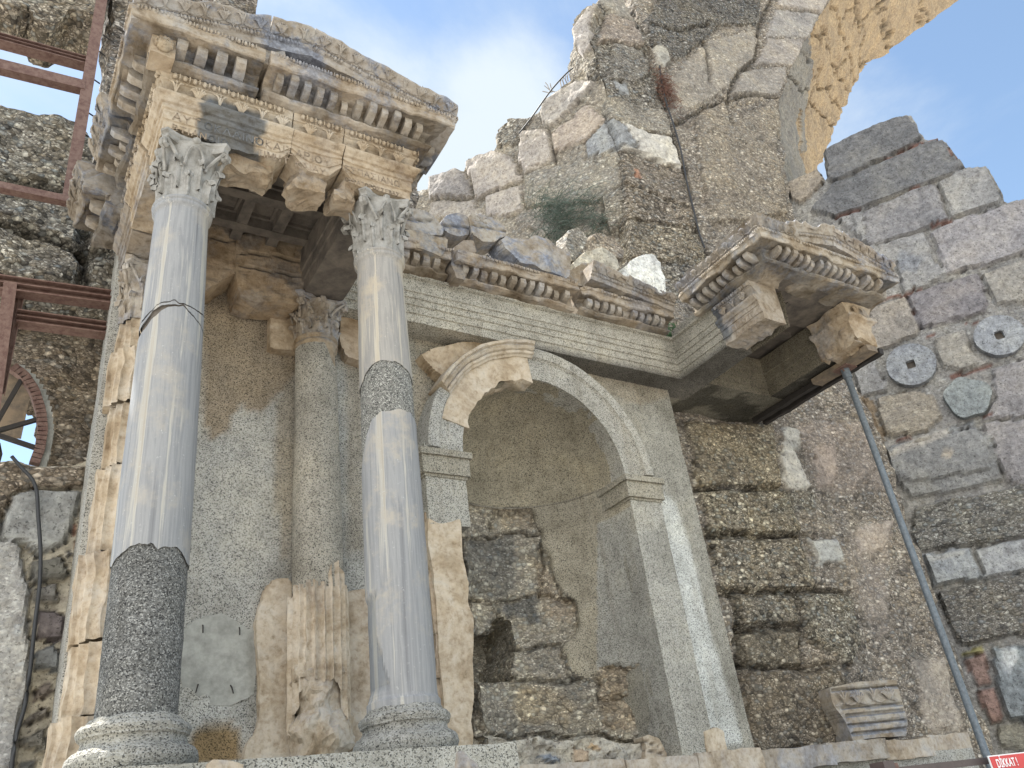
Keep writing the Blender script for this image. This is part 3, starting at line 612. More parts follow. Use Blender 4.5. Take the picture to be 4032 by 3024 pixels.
def stroke_text(txt, o, t_, up, n_, h, parent, m_, adv=.92):
    S = {'A': [[(0, 0), (.45, 1), (.9, 0)], [(.16, .36), (.74, .36)]], 'P': [[(0, 0), (0, 1), (.45, 1), (.6, .85), (.6, .65), (.45, .5), (0, .5)]], 'I': [[(.1, 0), (.1, 1)]],
         'O': [[(.4+.42*math.cos(a), .5+.5*math.sin(a)) for a in np.linspace(0, 2*math.pi, 13)]], 'Y': [[(0, 1), (.4, .5), (.8, 1)], [(.4, .5), (.4, 0)]], 'E': [[(.6, 0), (0, 0), (0, 1), (.6, 1)], [(0, .5), (.5, .5)]],
         'S': [[(.75, .0), (0, 0), (.4, .5), (0, 1), (.75, 1)]], 'G': [[(0, 0), (0, 1), (.7, 1), (.7, 0)]], 'T': [[(.4, 0), (.4, 1)], [(0, 1), (.8, 1)]], 'K': [[(0, 0), (0, 1)], [(.6, 1), (.02, .5), (.65, 0)]],
         'N': [[(0, 0), (0, 1), (.75, 0), (.75, 1)]], 'W': [[(0, 0), (.28, .04), (.05, .35), (.05, .7), (.25, .95), (.45, 1), (.65, .95), (.85, .7), (.85, .35), (.62, .04), (.9, 0)]], 'M': [[(0, 0), (.1, 1), (.5, .3), (.9, 1), (1, 0)]],
         'H': [[(0, 0), (0, 1)], [(.7, 0), (.7, 1)], [(0, .5), (.7, .5)]], 'B': [[(0, 0), (0, 1), (.45, .95), (.5, .7), (.3, .52), (0, .5)], [(.3, .52), (.6, .3), (.5, .05), (0, 0)]], 'L': [[(0, 0), (.45, 1), (.9, 0)]]}
    wd = {'I': .25, 'P': .7, 'E': .68, 'K': .72, 'T': .85, 'Y': .85, 'B': .68, 'G': .8}
    mb = MB(); x = 0
    for ch in txt:
        if ch == ' ': x += h*.5; continue
        for line in S[ch]:
            for (ax, az), (bx, bz) in zip(line[:-1], line[1:]):
                A = o+t_*(x+ax*h*.85)+up*(az*h); B = o+t_*(x+bx*h*.85)+up*(bz*h); d = B-A; L = np.linalg.norm(d)
                if L < 1e-5: continue
                d /= L; w = np.cross(d, n_); mb.box((A+B)/2, (L/2+.004, .0058, .0018), (d, w, n_))
        x += h*(wd.get(ch, .95)*.85+.22)
    return bl('inscription', mb, m_, parent), x
def arch_block(label, path, tint, seed, group, ragamp=.06, text=(), grey=None, frieze=True, thick=.5, prof=None, ends=()):
    p0 = path[0]; t = thing('architrave_block', label, 'carved block', (p0[0], p0[1], ZE), group)
    pr = prof or [(o if o > -.4 else -thick, z) for o, z in AP]; mb = MB(); sweep(mb, path, dens(pr, .07), .05, bend=ragbottom(ragamp, seed, ends=ends)); V = mb.V(); col = const(V, tint)
    fz = (V[:, 2] > 8.885) & (V[:, 2] < 9.04); col[fz, :3] *= .8  # frieze ground darkened in colour, standing for shade behind the palmettes
    if grey:
        im = toimg(V)
        for poly in grey:
            i = inpoly(im+12*fbm(V, 5, 3, 3)[:, None], poly); col[i, :3] = np.array((.40, .45, .52))
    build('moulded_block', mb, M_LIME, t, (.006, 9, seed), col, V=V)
    if frieze:
        f = MB(); tall = [(q, tt, n_) for q, tt, n_ in along(path, .05, .225)]
        for k, (q, tt, n_) in enumerate(tall): palmette(f, np.array([q[0], q[1], 8.88]), tt, Zv*.985+n_*.16, n_, .2, .185, k % 2, .0105)
        fr = bl('palmette_frieze', f, M_LIME, t, (.002, 30, 1), tint=tuple(x*1.05 for x in tint[:3])+(tint[3],))
        e = MB(); eggs(e, along(path, .122, .1), 9.098, .075); bl('egg_moulding', e, M_LIME, t, tint=tint)
    for (s, px_, row, m_) in text:
        z, o_ = ((8.572, .0205) if row == 1 else (8.435, .0025)); h = .1 if row == 1 else .085
        q = onY(px_[0], px_[1], YF); stroke_text(s, np.array([q[0], YF-o_-.0, z]), np.array([1., 0, 0]), Zv, np.array([0, -1., 0]), h, t, m_)
    return t
grp = 'inscribed architrave blocks of the left aedicule'
X1, X2 = 2.10, 2.70
CRM = (1.2, 1.12, .99, .35)
arch_block('longest inscribed architrave block with a dark grey stain, above the left capital', [(XL, 7.42), (XL, YF), (X1-.006, YF)], CRM, 3, grp, .05, ends=(X1,),
           text=[('AYT', (372, 262), 1, M_LET), ('OKLAINO', (440, 300), 1, M_LETG), ('PIKAIS', (548, 330), 1, M_LET), ('BTIAN', (372, 290), 2, M_LET), ('OIO', (450, 320), 2, M_LETG), ('TIMHT', (553, 358), 2, M_LET)],
           grey=[[(435, 225), (480, 215), (560, 250), (575, 262), (560, 300), (560, 345), (530, 350), (470, 330), (425, 310)]])
arch_block('short cracked middle architrave block, broken below, between the two stretches of lettering', [(X1+.006, YF), (X2-.008, YF)], (1.15, 1.05, .91, .35), 7, grp, .05,
           text=[('APIOY', (648, 0), 1, M_LET), ('KAIAY', (650, 0), 2, M_LET)][:0], thick=.42, ends=(X1+.01, X2-.01))
bpy_t = arch_block('inscribed architrave block over the right capital, ending in a crisp profile', [(X2+.006, YF), (XR, YF), (XR, 7.35)], (1.15, 1.06, .93, .3), 11, grp, .03, text=(), thick=.5, ends=(X2,))
mid = [o for o in scene.objects if o.get('label', '').startswith('short cracked middle')][0]
for par, s, x, row in ((mid, 'APIOY', X1+.05, 1), (mid, 'KAIAY', X1+.06, 2), (bpy_t, 'ESGASIANW', X2+.035, 1), (bpy_t, 'OKPATOPOSSEBAS', X2+.03, 2)):
    z, o_ = ((8.572, .0205) if row == 1 else (8.435, .0025)); h = {'ESGASIANW': .083, 'OKPATOPOSSEBAS': .052}.get(s, .1 if row == 1 else .083)
    stroke_text(s, np.array([x, YF-o_, z]), np.array([1., 0, 0]), Zv, np.array([0, -1., 0]), h, par, M_LET)
# broken lumps under the middle and right blocks
for i, (x, y, z, r) in enumerate(((2.37, 6.99, 8.42, (.2, .22, .15)), (2.8, 7.0, 8.40, (.14, .2, .15)), (1.55, 7.0, 8.42, (.46, .2, .12)))):
    mb = MB(); mb.box((x, y, z), r, None, .06); V = mb.V(); c = np.array((x, y, z)); d = (V-c)/np.array(r); k = np.maximum(np.abs(d).max(1), 1e-6)/(np.linalg.norm(d, axis=1)+1e-6)
    V = c+(V-c)*(.68+.32*k)[:, None]; o = build('broken_underside', mb, M_LIME, mid if i < 2 else [q for q in scene.objects if q.get('label', '').startswith('longest inscribed')][0], (.055, 6, i), const(V, (.95, .86, .74)), V=V)
grs = 'architrave blocks along the left flank'
arch_block('fluted looking architrave block on the left flank, weathered dark grey at its far end', [(XL, 9.4), (XL, 8.45)], (.8, .78, .76, 1), 17, grs, .05, thick=.4)
arch_block('cream architrave block on the left flank, above and behind the left capital', [(XL-.02, 8.42), (XL-.02, 7.45)], (1.08, 1., .88, 1), 19, grs, .03, thick=.4)
# inner beams and coffers
t = thing('inner_beam', 'dark brown moulded beam running back from the right column to the wall', 'beam', (3.2, 8.2, ZE))
mb = MB(); pr = [(-.02, ZE), (-.02, 9.14), (-.6, 9.14), (-.6, 8.78), (-.58, 8.77), (-.58, 8.62), (-.56, 8.61), (-.56, ZE)]
sweep(mb, [(XR, 7.36), (XR, 9.02)], dens(pr, .1), .08); bl('beam_block', mb, M_COF, t, (.008, 6, 2), tint=WH)
for lab, px_, y0, sd, th in (('broken cream beam block on the rear wall, right of the two', [(514, 508), (560, 500), (650, 520), (668, 540), (668, 650), (640, 662), (560, 652), (522, 640), (515, 600), (508, 560)], 8.92, 4, .46), ('broken cream beam block on the rear wall, left of the two, behind the left column', [(400, 455), (480, 462), (527, 478), (522, 540), (508, 590), (480, 610), (448, 628), (400, 620)], 8.92, 5, .46)):
    t = thing('inner_beam', lab, 'carved block', (2.4 if sd == 4 else 1.6, 9., ZE), 'broken beam blocks on the rear wall')
    o = slab('beam_block', Frame((0, y0), 0), px_, t, res=.04, depth=th, base=(.95, .82, .66), lump=.05, mat_=M_LIME, seed=sd, wobble=.5, joints=[[(512, 545), (665, 565)], [(520, 575), (668, 598)]] if sd == 4 else [[(400, 510), (525, 520)]], jw=.025, jd=.03)
t = thing('coffered_ceiling', 'dark recessed panels of the left aedicule ceiling between the beams', 'ceiling', (2.1, 8, 9.1))
mb = MB(); mb.box((2.1, 7.95, 9.3), (1.28, 1.3, .03)); bl('ceiling_slab', mb, M_COF, t, (.004, 3, 1))
for x in np.linspace(1.1, 3.0, 5)[1:4]: mb = MB(); mb.box((x, 8.05, 9.18), (.07, .95, .1), None, .1); mb.box((x, 8.05, 9.255), (.11, .95, .03), None, .2); bl('coffer_rib', mb, M_COF, t, (.006, 5, 2))
for y in (7.45, 8.05, 8.65): mb = MB(); mb.box((2.1, y, 9.17), (1.0, .07, .1), None, .1); mb.box((2.1, y, 9.25), (1.0, .11, .03), None, .2); bl('coffer_rib', mb, M_COF, t, (.006, 5, 3))
# ================================================================ cornice pieces
def cprof(z0=9.145, ov=.54, back=-.35, sima=True):
    p = [(0.08, z0), (.2, z0+.01), (.235, z0+.035), (.235, z0+.06), (.2, z0+.065), (.18, z0+.09), (.18, z0+.2), (.22, z0+.215), (.24, z0+.24), (ov-.13, z0+.24), (ov-.1, z0+.235), (ov-.08, z0+.25), (ov-.075, z0+.33), (ov-.06, z0+.345)]
    p += [(ov-.04, z0+.36), (ov-.05, z0+.395), (ov-.03, z0+.40), (ov+.0, z0+.45), (ov+.03, z0+.53), (ov+.05, z0+.56), (ov+.05, z0+.59)] if sima else [(ov-.06, z0+.40), (ov-.2, z0+.41)]
    return p+[(back, p[-1][1]), (back, z0)]
def cornice(label, path, tint, seed, group, z0=9.145, sima=True, spacing=.155, wid=.085, ov=.54, chip=.02, pal=True, skip=(), bend=None, back=-.35, name='cornice_block'):
    p0 = path[0]; t = thing(name, label, 'cornice block', (p0[0], p0[1], z0), group)
    mb = MB(); sweep(mb, path, dens(cprof(z0, ov, back, sima), .06), .05, bend=bend); V = mb.V()
    n = fbm(V, 2.6, seed+9, 4); V = V+np.stack([n*0, n*0, n*0], 1)
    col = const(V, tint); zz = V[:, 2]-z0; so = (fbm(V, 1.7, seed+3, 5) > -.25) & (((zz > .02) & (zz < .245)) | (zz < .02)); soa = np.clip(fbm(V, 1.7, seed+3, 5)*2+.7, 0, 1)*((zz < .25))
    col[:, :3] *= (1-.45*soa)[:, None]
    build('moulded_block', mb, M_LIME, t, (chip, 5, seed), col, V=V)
    modillions(t, path, z0+.235, .15, .17, ov-.12, spacing, wid, skip)
    e = MB(); eggs(e, along(path, ov-.055, .072), z0+.375, .062); bl('bead_moulding', e, M_LIME, t, tint=tint)
    if sima and pal:
        f = MB()
        for k, (q, tt, n_) in enumerate(along(path, ov-.025, .19)): palmette(f, np.array([q[0], q[1], z0+.405]), tt, Zv*.93+n_*.36, (n_*.93-Zv*.3), .17, .165, k % 2, .011)
        bl('palmette_band', f, M_LIME, t, (.002, 30, 1), tint=tint)
    return t
grc = 'cornice blocks of the left aedicule'
def erode_end(c, rad, amt):
    def f(G):
        P = G.reshape(-1, 3); d = np.linalg.norm(P-np.array(c), axis=1)+.12*fbm(P, 5, 3, 3); k = np.clip(1-d/rad, 0, 1)[:, None]; P[:] = P+k*np.array(amt); return P.reshape(G.shape)
    return f
tA = cornice('corner cornice block with a carved face, at the top left of the pediment', [(XL, 7.62), (XL, YF), (1.66, YF)], (1.0, .96, .9, 1.5), 1, grc, sima=False, chip=.022, spacing=.2, wid=.11)
tB = cornice('pediment cornice block with the long beaded slope, at the right of the aedicule', [(1.72, YF), (XR, YF), (XR, 7.6)], (1.06, 1.02, .97, 1.5), 2, grc, sima=False, chip=.018)
cornice('cornice block on the left flank with a blackened underside, middle one', [(XL, 8.62), (XL, 7.7)], (.85, .83, .8, 1.8), 5, grc, chip=.03)
cornice('cornice block on the left flank with a large blue grey broken top, farthest back', [(XL-.1, 9.62), (XL-.1, 8.78)], (.82, .83, .85, 2.2), 6, grc, z0=9.0, chip=.04, spacing=.3, wid=.13)
# raking cornices: the sloping tops with tympanum
def rake(parent, x0, z0, x1, z1, Yf, tint, seed, yb=7.1, capend=True, pal=True, jag=.05, sz=1.):
    pr = [(0.12, -.03), (.44, -.03), (.455, .02), (.455, .06), (.47, .07), (.49, .10), (.48, .125), (.50, .13), (.53, .18), (.56, .25), (.585, .285), (.585, .31), (Yf-yb, .31), (Yf-yb, -.03)]
    pr = dens([(o, h*sz) for o, h in pr], .06); L = math.hypot(x1-x0, z1-z0); n = int(L/.05); G = np.zeros((n+1, len(pr), 3))
    for i in range(n+1):
        f = i/n
        for j, (o, h) in enumerate(pr):
            hh = h
            if h > .2*sz: hh = h-jag*abs(fbm(np.array([[f*L, seed, 0]]), 2.6, seed, 3)[0])*(1+(h-.2)*3)
            G[i, j] = (x0+(x1-x0)*f, Yf-o, z0+(z1-z0)*f+hh)
    mb = MB(); mb.grid(G, cv=True, flip=False); k = len(pr); o = mb.n-(n+1)*k; mb.f += [tuple(o+q for q in range(k))[::-1], tuple(o+n*k+q for q in range(k))]
    bl('raking_cornice', mb, M_LIME, parent, (.012, 6, seed), tint=tint)
    T = np.array([x1-x0, 0, z1-z0]); T /= np.linalg.norm(T); Nn = np.array([0, -1., 0]); U = np.cross(T, Nn); U = U if U[2] > 0 else -U
    e = MB(); m = int(L/.075)
    for i in range(m):
        if random.random() < .07: continue
        c = np.array([x0, Yf-.475, z0+.095*sz])+T*(i+.5)*L/m; e.ell(c, (.024, .028, .033), (T, Nn, U), 6, 4); e.box(c+T*.0375, (.005, .022, .028), (T, Nn, U))
    bl('bead_moulding', e, M_LIME, parent, tint=tint)
    if pal:
        f = MB(); m = int(L/.185)
        for i in range(m): palmette(f, np.array([x0, Yf-.5, z0+.13*sz])+T*(i+.5)*L/m, T, U*.95+Nn*.3, Nn*.95-U*.3, .175, .165*sz, i % 2, .011)
        bl('palmette_band', f, M_LIME, parent, (.002, 30, 1), tint=tint)
XA = 2.2
rake(tB, 4.0, 9.395, XA, 9.78, YF, (.92, .93, .96, 2.4), 5)
rake(tB, 1.70, 9.695, XA, 9.78, YF, (.95, .96, .98, 2.2), 6)
mb = MB(); TY = YF-.16
G = np.zeros((30, 8, 3))
for i, x in enumerate(np.linspace(1.74, 3.86, 30)):
    top = 9.78-(x-XA)*.385/1.8 if x > XA else 9.70+(x-1.74)*.17
    for j in range(8): G[i, j] = (x, TY+.1*math.sin(j/7*math.pi), 9.5+(top-9.5)*j/7)
mb.grid(G, flip=True); bl('tympanum', mb, M_LIME, tB, (.01, 3, 8), tint=(1., .86, .7, 1))
rake(tA, .32, 9.395, 1.69, 9.70, YF, (.88, .89, .92, 2.4), 9)
mb = MB(); G = np.zeros((20, 6, 3))
for i, x in enumerate(np.linspace(.5, 1.64, 20)):
    for j in range(6): G[i, j] = (x, TY, 9.5+(9.4+(x-.32)*.227-9.5+.02)*j/5)
mb.grid(G, flip=True); bl('tympanum', mb, M_LIME, tA, (.01, 3, 8), tint=(.9, .8, .68, 1))
mb = MB(); Gs = np.array([[(x, y, z) for z in (9.5, 9.6)] for x, y in ((1.7, 7.1), (1.7, 6.3))])
mb.box((2.65, 7.2, 9.5), (1.3, .25, .12), None, .1); mb.box((1.1, 7.2, 9.5), (.75, .25, .12), None, .1); mb.box((1.69, 6.98, 9.66), (.14, .3, .2), None, .06); bl('filling_masonry', mb, M_LIME, tB, (.03, 4, 5), tint=(.8, .76, .7, 1))
# broken left shoulder of the right block
mb = MB(); mb.box((1.74, 6.66, 9.64), (.17, .34, .2), None, .05); bl('broken_shoulder', mb, M_LIME, tB, (.06, 3.5, 9), tint=(.95, .93, .9, 1))
# carved face on the corner block
ctr = onY(340, 92, 6.42); ctr = np.array([.66, 6.372, 9.25])
mb = MB(); mb.box((.66, 6.5, 9.245), (.12, .12, .13), None, .05); fb_ = bl('face_panel', mb, M_LIME, tA, (.006, 8, 3), tint=(1.1, 1, .86, 1))
fx = np.array([1., 0, 0]); fy = np.array([0, -1., 0]); h = MB(); c = ctr+np.array([0, -.01, 0])
h.ell(c, (.078, .056, .10), (fx, fy, Zv), 16, 12)
V = h.V(); d = V-c; fr_ = d[:, 1] < -.01; V[:, 1] -= np.where(fr_, .018*np.exp(-((d[:, 0]/.014)**2+((d[:, 2]+.008)/.026)**2)), 0)
V[:, 1] += np.where(fr_, .014*(np.exp(-(((d[:, 0]-.027)/.016)**2+((d[:, 2]-.016)/.012)**2))+np.exp(-(((d[:, 0]+.027)/.016)**2+((d[:, 2]-.016)/.012)**2))), 0)
h.v = [V]; h.n = len(V)
h.ell(c+np.array([-.027, -.043, .014]), (.012, .008, .007), (fx, fy, Zv), 8, 6); h.ell(c+np.array([.027, -.043, .014]), (.012, .008, .007), (fx, fy, Zv), 8, 6)
h.ell(c+np.array([0, -.05, -.042]), (.022, .008, .006), (fx, fy, Zv), 8, 6); h.ell(c+np.array([0, -.048, -.052]), (.018, .008, .006), (fx, fy, Zv), 8, 6); h.ell(c+np.array([0, -.06, -.016]), (.012, .016, .01), (fx, fy, Zv), 8, 6)
for s in (-1, 1): h.tube([c+np.array([s*.04, -.045, .035]), c+np.array([s*.022, -.052, .038]), c+np.array([s*.01, -.05, .03])], .005, 5)
bl('carved_face', h, M_LIME, tA, tint=(1.12, 1.05, .92, 1), smooth=True)
h = MB()
for i in range(9):
    a = math.pi*(-.1+1.2*i/8); h.ell(c+np.array([.074*math.cos(a), -.012, .085*math.sin(a)]), (.024, .03, .024), (fx, fy, Zv), 8, 6)
bl('carved_hair', h, M_LIME, tA, (.004, 20, 2), tint=(1., .92, .8, 1))
# ================================================================ niche
NX, NR, NZ, NYF, NYC = 6.695, 1.415, 6.45, 9.05, 9.35
t = thing('arched_niche', 'tall arched niche of speckled grey render with rubble exposed inside', 'niche', (NX, 9.3, ZB))
arcp = [(NX-NR, 2.3)]+[(NX-NR, NZ)]+[(NX+NR*math.cos(a), NZ+NR*math.sin(a)) for a in np.linspace(math.pi, 0, 40)][1:-1]+[(NX+NR, NZ), (NX+NR, 2.3)]
slab('render_face', WALL, [(4.6, 2.3), (9.82, 2.3), (9.82, 8.6), (4.6, 8.6)], t, res=.07, depth=.75, px=False, base=(.86, .84, .79), lump=.01, mat_=M_GRAN, wobble=.1, seed=24, cuts=[arcp],
     stains=[([(890, 720), (1000, 740), (1300, 800), (1445, 835), (1450, 860), (1380, 880), (1250, 830), (1000, 760), (930, 800), (930, 1000), (890, 1000)], (.95, .84, .7), None, .7),
             ([(1422, 1050), (1462, 1085), (1500, 1200), (1530, 1330), (1570, 1470), (1610, 1612), (1500, 1615), (1490, 1400), (1450, 1240), (1425, 1130)], (1.5, 1.55, 1.6), None, .95)])
# shell
rub = [(985, 1060), (1060, 1056), (1100, 1060), (1137, 1078), (1150, 1130), (1172, 1150), (1182, 1210), (1232, 1285), (1242, 1340), (1215, 1400), (1225, 1440), (1250, 1470), (1280, 1478), (1295, 1440), (1378, 1425), (1395, 1500), (1398, 1580), (1425, 1610), (1440, 1700), (980, 1700)]
hole = [(1030, 1370), (1045, 1362), (1078, 1362), (1086, 1338), (1112, 1335), (1116, 1400), (1108, 1440), (1112, 1468), (1030, 1466)]
na, nz_ = 124, 106; zs = np.linspace(2.3, NZ, nz_); G = np.zeros((na, nz_, 3)); Nn = np.zeros((na, nz_, 3))
S = [(-1, f) for f in np.linspace(0, 1, 8)[:-1]]
prm = [(NX-NR, NYF+.34+(NYC-NYF-.34)*f, 1, 0) for f in np.linspace(0, 1, 2)[:-1]]
xy = []; 
for f in np.linspace(0, 1, 7)[:-1]: xy.append((NX-NR, NYF+.02+(NYC-NYF-.02)*f, -1., 0.))
for a in np.linspace(math.pi, 0, na-12): xy.append((NX+NR*math.cos(a), NYC+NR*math.sin(a), math.cos(a), math.sin(a)))
for f in np.linspace(0, 1, 7)[1:]: xy.append((NX+NR, NYC+(NYF+.02-NYC)*f, 1., 0.))
for i, (x, y, a, b) in enumerate(xy):
    G[i, :, 0] = x; G[i, :, 1] = y; G[i, :, 2] = zs; Nn[i, :, 0] = a; Nn[i, :, 1] = b
V = G.reshape(-1, 3); NN = Nn.reshape(-1, 3); V = V+.012*fbm(V, 3, 5, 4)[:, None]*NN; im = toimg(V)
wb = 14*np.stack([fbm(V, 3, 6, 3), fbm(V, 3, 7, 3)], 1); inr = inpoly(im+wb, rub); d, _ = nearseg(im+wb, rub); e = np.clip(d/10, 0, 1)*inr*np.clip((NZ-V[:, 2])/.12, 0, 1)
V = V+NN*(e*(.08+.07*fbm(V, 2.2, 8, 5)+.04*worley(V, 7, 3)))[:, None]
col = const(V, (.42, .39, .34, .7))
for jl in ([(1000, 1158), (1180, 1152)], [(1000, 1288), (1100, 1292), (1245, 1290)], [(1078, 1290), (1085, 1335), (1078, 1365), (1000, 1362)], [(1020, 1468), (1225, 1470), (1290, 1480)], [(1010, 1590), (1150, 1585), (1300, 1592), (1420, 1605)], [(1060, 1056), (1075, 1110), (1060, 1158)], [(1170, 1150), (1165, 1290)], [(1290, 1440), (1285, 1480), (1280, 1510), (1395, 1520)], [(1215, 1400), (1150, 1395), (1115, 1400)]):
    dj, _ = nearseg(im+wb*.7, jl, False); k = np.clip(1-dj/7, 0, 1)*e; V = V+NN*(.09*k)[:, None]; col[:, :3] *= (1-.45*k)[:, None]
for poly, cc, al in (([(1080, 1060), (1137, 1078), (1150, 1140), (1090, 1150), (1070, 1100)], (.42, .37, .3), .5), ([(1110, 1480), (1220, 1475), (1240, 1560), (1130, 1570)], (.48, .42, .33), .3), ([(1290, 1435), (1380, 1425), (1398, 1575), (1300, 1580), (1280, 1510)], (.40, .345, .28), .2), ([(1090, 1290), (1165, 1290), (1170, 1350), (1090, 1330)], (.2, .2, .2), .8), ([(1000, 1160), (1120, 1160), (1110, 1280), (1000, 1285)], (.27, .26, .24), .8), ([(1150, 1200), (1240, 1290), (1220, 1340), (1170, 1330)], (.39, .34, .28), .5)):
    i = inpoly(im+wb, poly); dd, _ = nearseg(im+wb, poly); k = (np.clip(dd/8, 0, 1)*i)[:, None]; col[:, :3] = col[:, :3]*(1-k)+np.array(cc)*k
ih = inpoly(im+wb*.4, hole); d, _ = nearseg(im, hole); V = V+NN*(np.clip(d/4, 0, 1)*ih*.9)[:, None]
mbR, mbG = MB(), MB(); F1, F2 = [], []
for i in range(na-1):
    for j in range(nz_-1):
        q = (i*nz_+j, (i+1)*nz_+j, (i+1)*nz_+j+1, i*nz_+j+1)
        (F1 if sum(inr[list(q)]) >= 3 else F2).append(q)
def sub(F, V, *cs):
    u = sorted({a for f in F for a in f}); mp_ = {a: k for k, a in enumerate(u)}; return V[u], [tuple(mp_[a] for a in f) for f in F], [c[u] for c in cs]
v_, f_, (c_,) = sub(F1, V, col); mbR.add(v_, f_); build('exposed_rubble', mbR, M_MAS, t, None, c_, V=v_, label='rough rubble masonry showing where the render has fallen away')
v_, f_, _ = sub(F2, V); stn = const(v_, (.88, .82, .71)); k = np.clip((v_[:, 2]-5.6)/.5, 0, 1)[:, None]*.0; i2 = toimg(v_)
i = (i2[:, 0] > 1290) & (v_[:, 2] < 5.9); stn[i, :3] = (.86, .86, .85); stn[v_[:, 2] < 6, :3] *= 1.12
mbG.add(v_, f_); build('niche_lining', mbG, M_GRAN, t, None, stn, V=v_, smooth=True)
D = MB(); G = np.zeros((60, 40, 3))
for i, th in enumerate(np.linspace(0, math.pi, 60)):
    for j in range(40):
        if j < 6: y = NYF+.02+(NYC-NYF-.02)*j/6; G[i, j] = (NX+NR*math.cos(th), y, NZ+NR*math.sin(th))
        else:
            ph = (j-6)/33*math.pi/2; G[i, j] = (NX+NR*math.cos(th)*math.cos(ph), NYC+NR*math.sin(ph), NZ+NR*math.sin(th)*math.cos(ph))
D.grid(G); bl('half_dome', D, M_GRAN, t, (.014, 2.5, 3), tint=(.86, .79, .66, 1), smooth=True)
mb = MB(); P = [(NX+(NR-.005)*math.cos(a), NYC+(NR-.005)*math.sin(a), NZ-.02) for a in np.linspace(.05, math.pi-.9, 40)]; mb.tube(P, .012, 5); bl('spring_seam', mb, M_GRAN, t, tint=(.8, .75, .68, 1))
mb = MB(); rb_ = NR+1.0
lathe(mb, (NX, NYC+.3), [(rb_, z) for z in np.linspace(2, 9, 8)], 40, a0=0, a1=math.pi); mb.add([(NX+rb_*math.cos(a), NYC+.3+rb_*math.sin(a), 8.6) for a in np.linspace(0, math.pi, 20)], [tuple(range(20))]); bl('light_blocking_backing', mb, M_COF, t)  # unseen backing added behind the niche shell to stop light leaking in
# arch ring
def ring(prof, a0, a1, n, cc=(NX, NZ)):
    G = np.zeros((n+1, len(prof), 3))
    for i in range(n+1):
        a = a0+(a1-a0)*i/n
        for j, (r, y) in enumerate(prof): G[i, j] = (cc[0]+r*math.cos(a), y, cc[1]+r*math.sin(a))
    return G
def addring(mb, G):
    k = G.shape[1]; mb.grid(G, cv=True); o = mb.n-G.shape[0]*k; mb.f += [tuple(o+q for q in range(k))[::-1], tuple(o+(G.shape[0]-1)*k+q for q in range(k))]; return mb
ar = thing('archivolt', 'grey cast arch band around the niche with its left part in old cream stone', 'arch', (NX, 9.1, NZ))
gp = dens([(NR-.002, 9.42), (NR-.002, 9.05), (1.76, 9.05), (1.785, 9.025), (1.8, 9.0), (1.93, 8.985), (1.96, 9.0), (1.965, 9.42)], .08)
bl('cast_ring', addring(MB(), ring(gp, 0, R(93), 70)), M_GRAN, ar, (.004, 10, 1), tint=(.98, .96, .92, 1), label='newer grey cast right half of the arch band')
bl('cast_ring', addring(MB(), ring(gp, R(147), R(180), 26)), M_GRAN, ar, (.004, 10, 2), tint=(1., 1., 1., 1), label='grey cast foot of the arch band at the left')
mp2 = dens([(NR-.02, 9.42), (NR-.02, 9.04), (1.8, 9.03), (1.8, 9.3), (1.8, 9.42)], .06); G = ring(mp2, R(93.3), R(164), 60)
Gf = G.reshape(-1, 3); n_ = fbm(Gf, 2.4, 5, 4); rr = np.stack([Gf[:, 0]-NX, Gf[:, 2]*0, Gf[:, 2]-NZ], 1); rl = np.linalg.norm(rr, axis=1); inn = rl < 1.5; Gf[inn] += rr[inn]/rl[inn, None]*(np.clip(n_[inn], -.6, .8)*.09)[:, None]
bl('limestone_voussoir', addring(MB(), Gf.reshape(G.shape)), M_LIME, ar, (.016, 5, 4), tint=(1.4, 1.32, 1.18, .15), label='pitted cream stone face of the arch band')
mo = dens([(1.77, 9.3), (1.77, 9.0), (1.80, 8.985), (1.815, 8.95), (1.85, 8.94), (1.865, 8.965), (1.88, 8.93), (1.92, 8.90), (1.945, 8.92), (1.96, 8.88), (2.0, 8.87), (2.01, 8.9), (2.01, 9.3)], .07)
bl('limestone_moulding', addring(MB(), ring(mo, R(91), R(151), 60)), M_LIME, ar, (.008, 6, 5), tint=(1.32, 1.26, 1.14, .4), label='old carved moulding over the left part of the arch')
for (u, v) in ((1070, 882), (1020, 905), (968, 928), (990, 960)):
    mb = MB(); a = onY(u, v, 9.035); mb.ell(a, (.013, .015, .016), None, 8, 6)
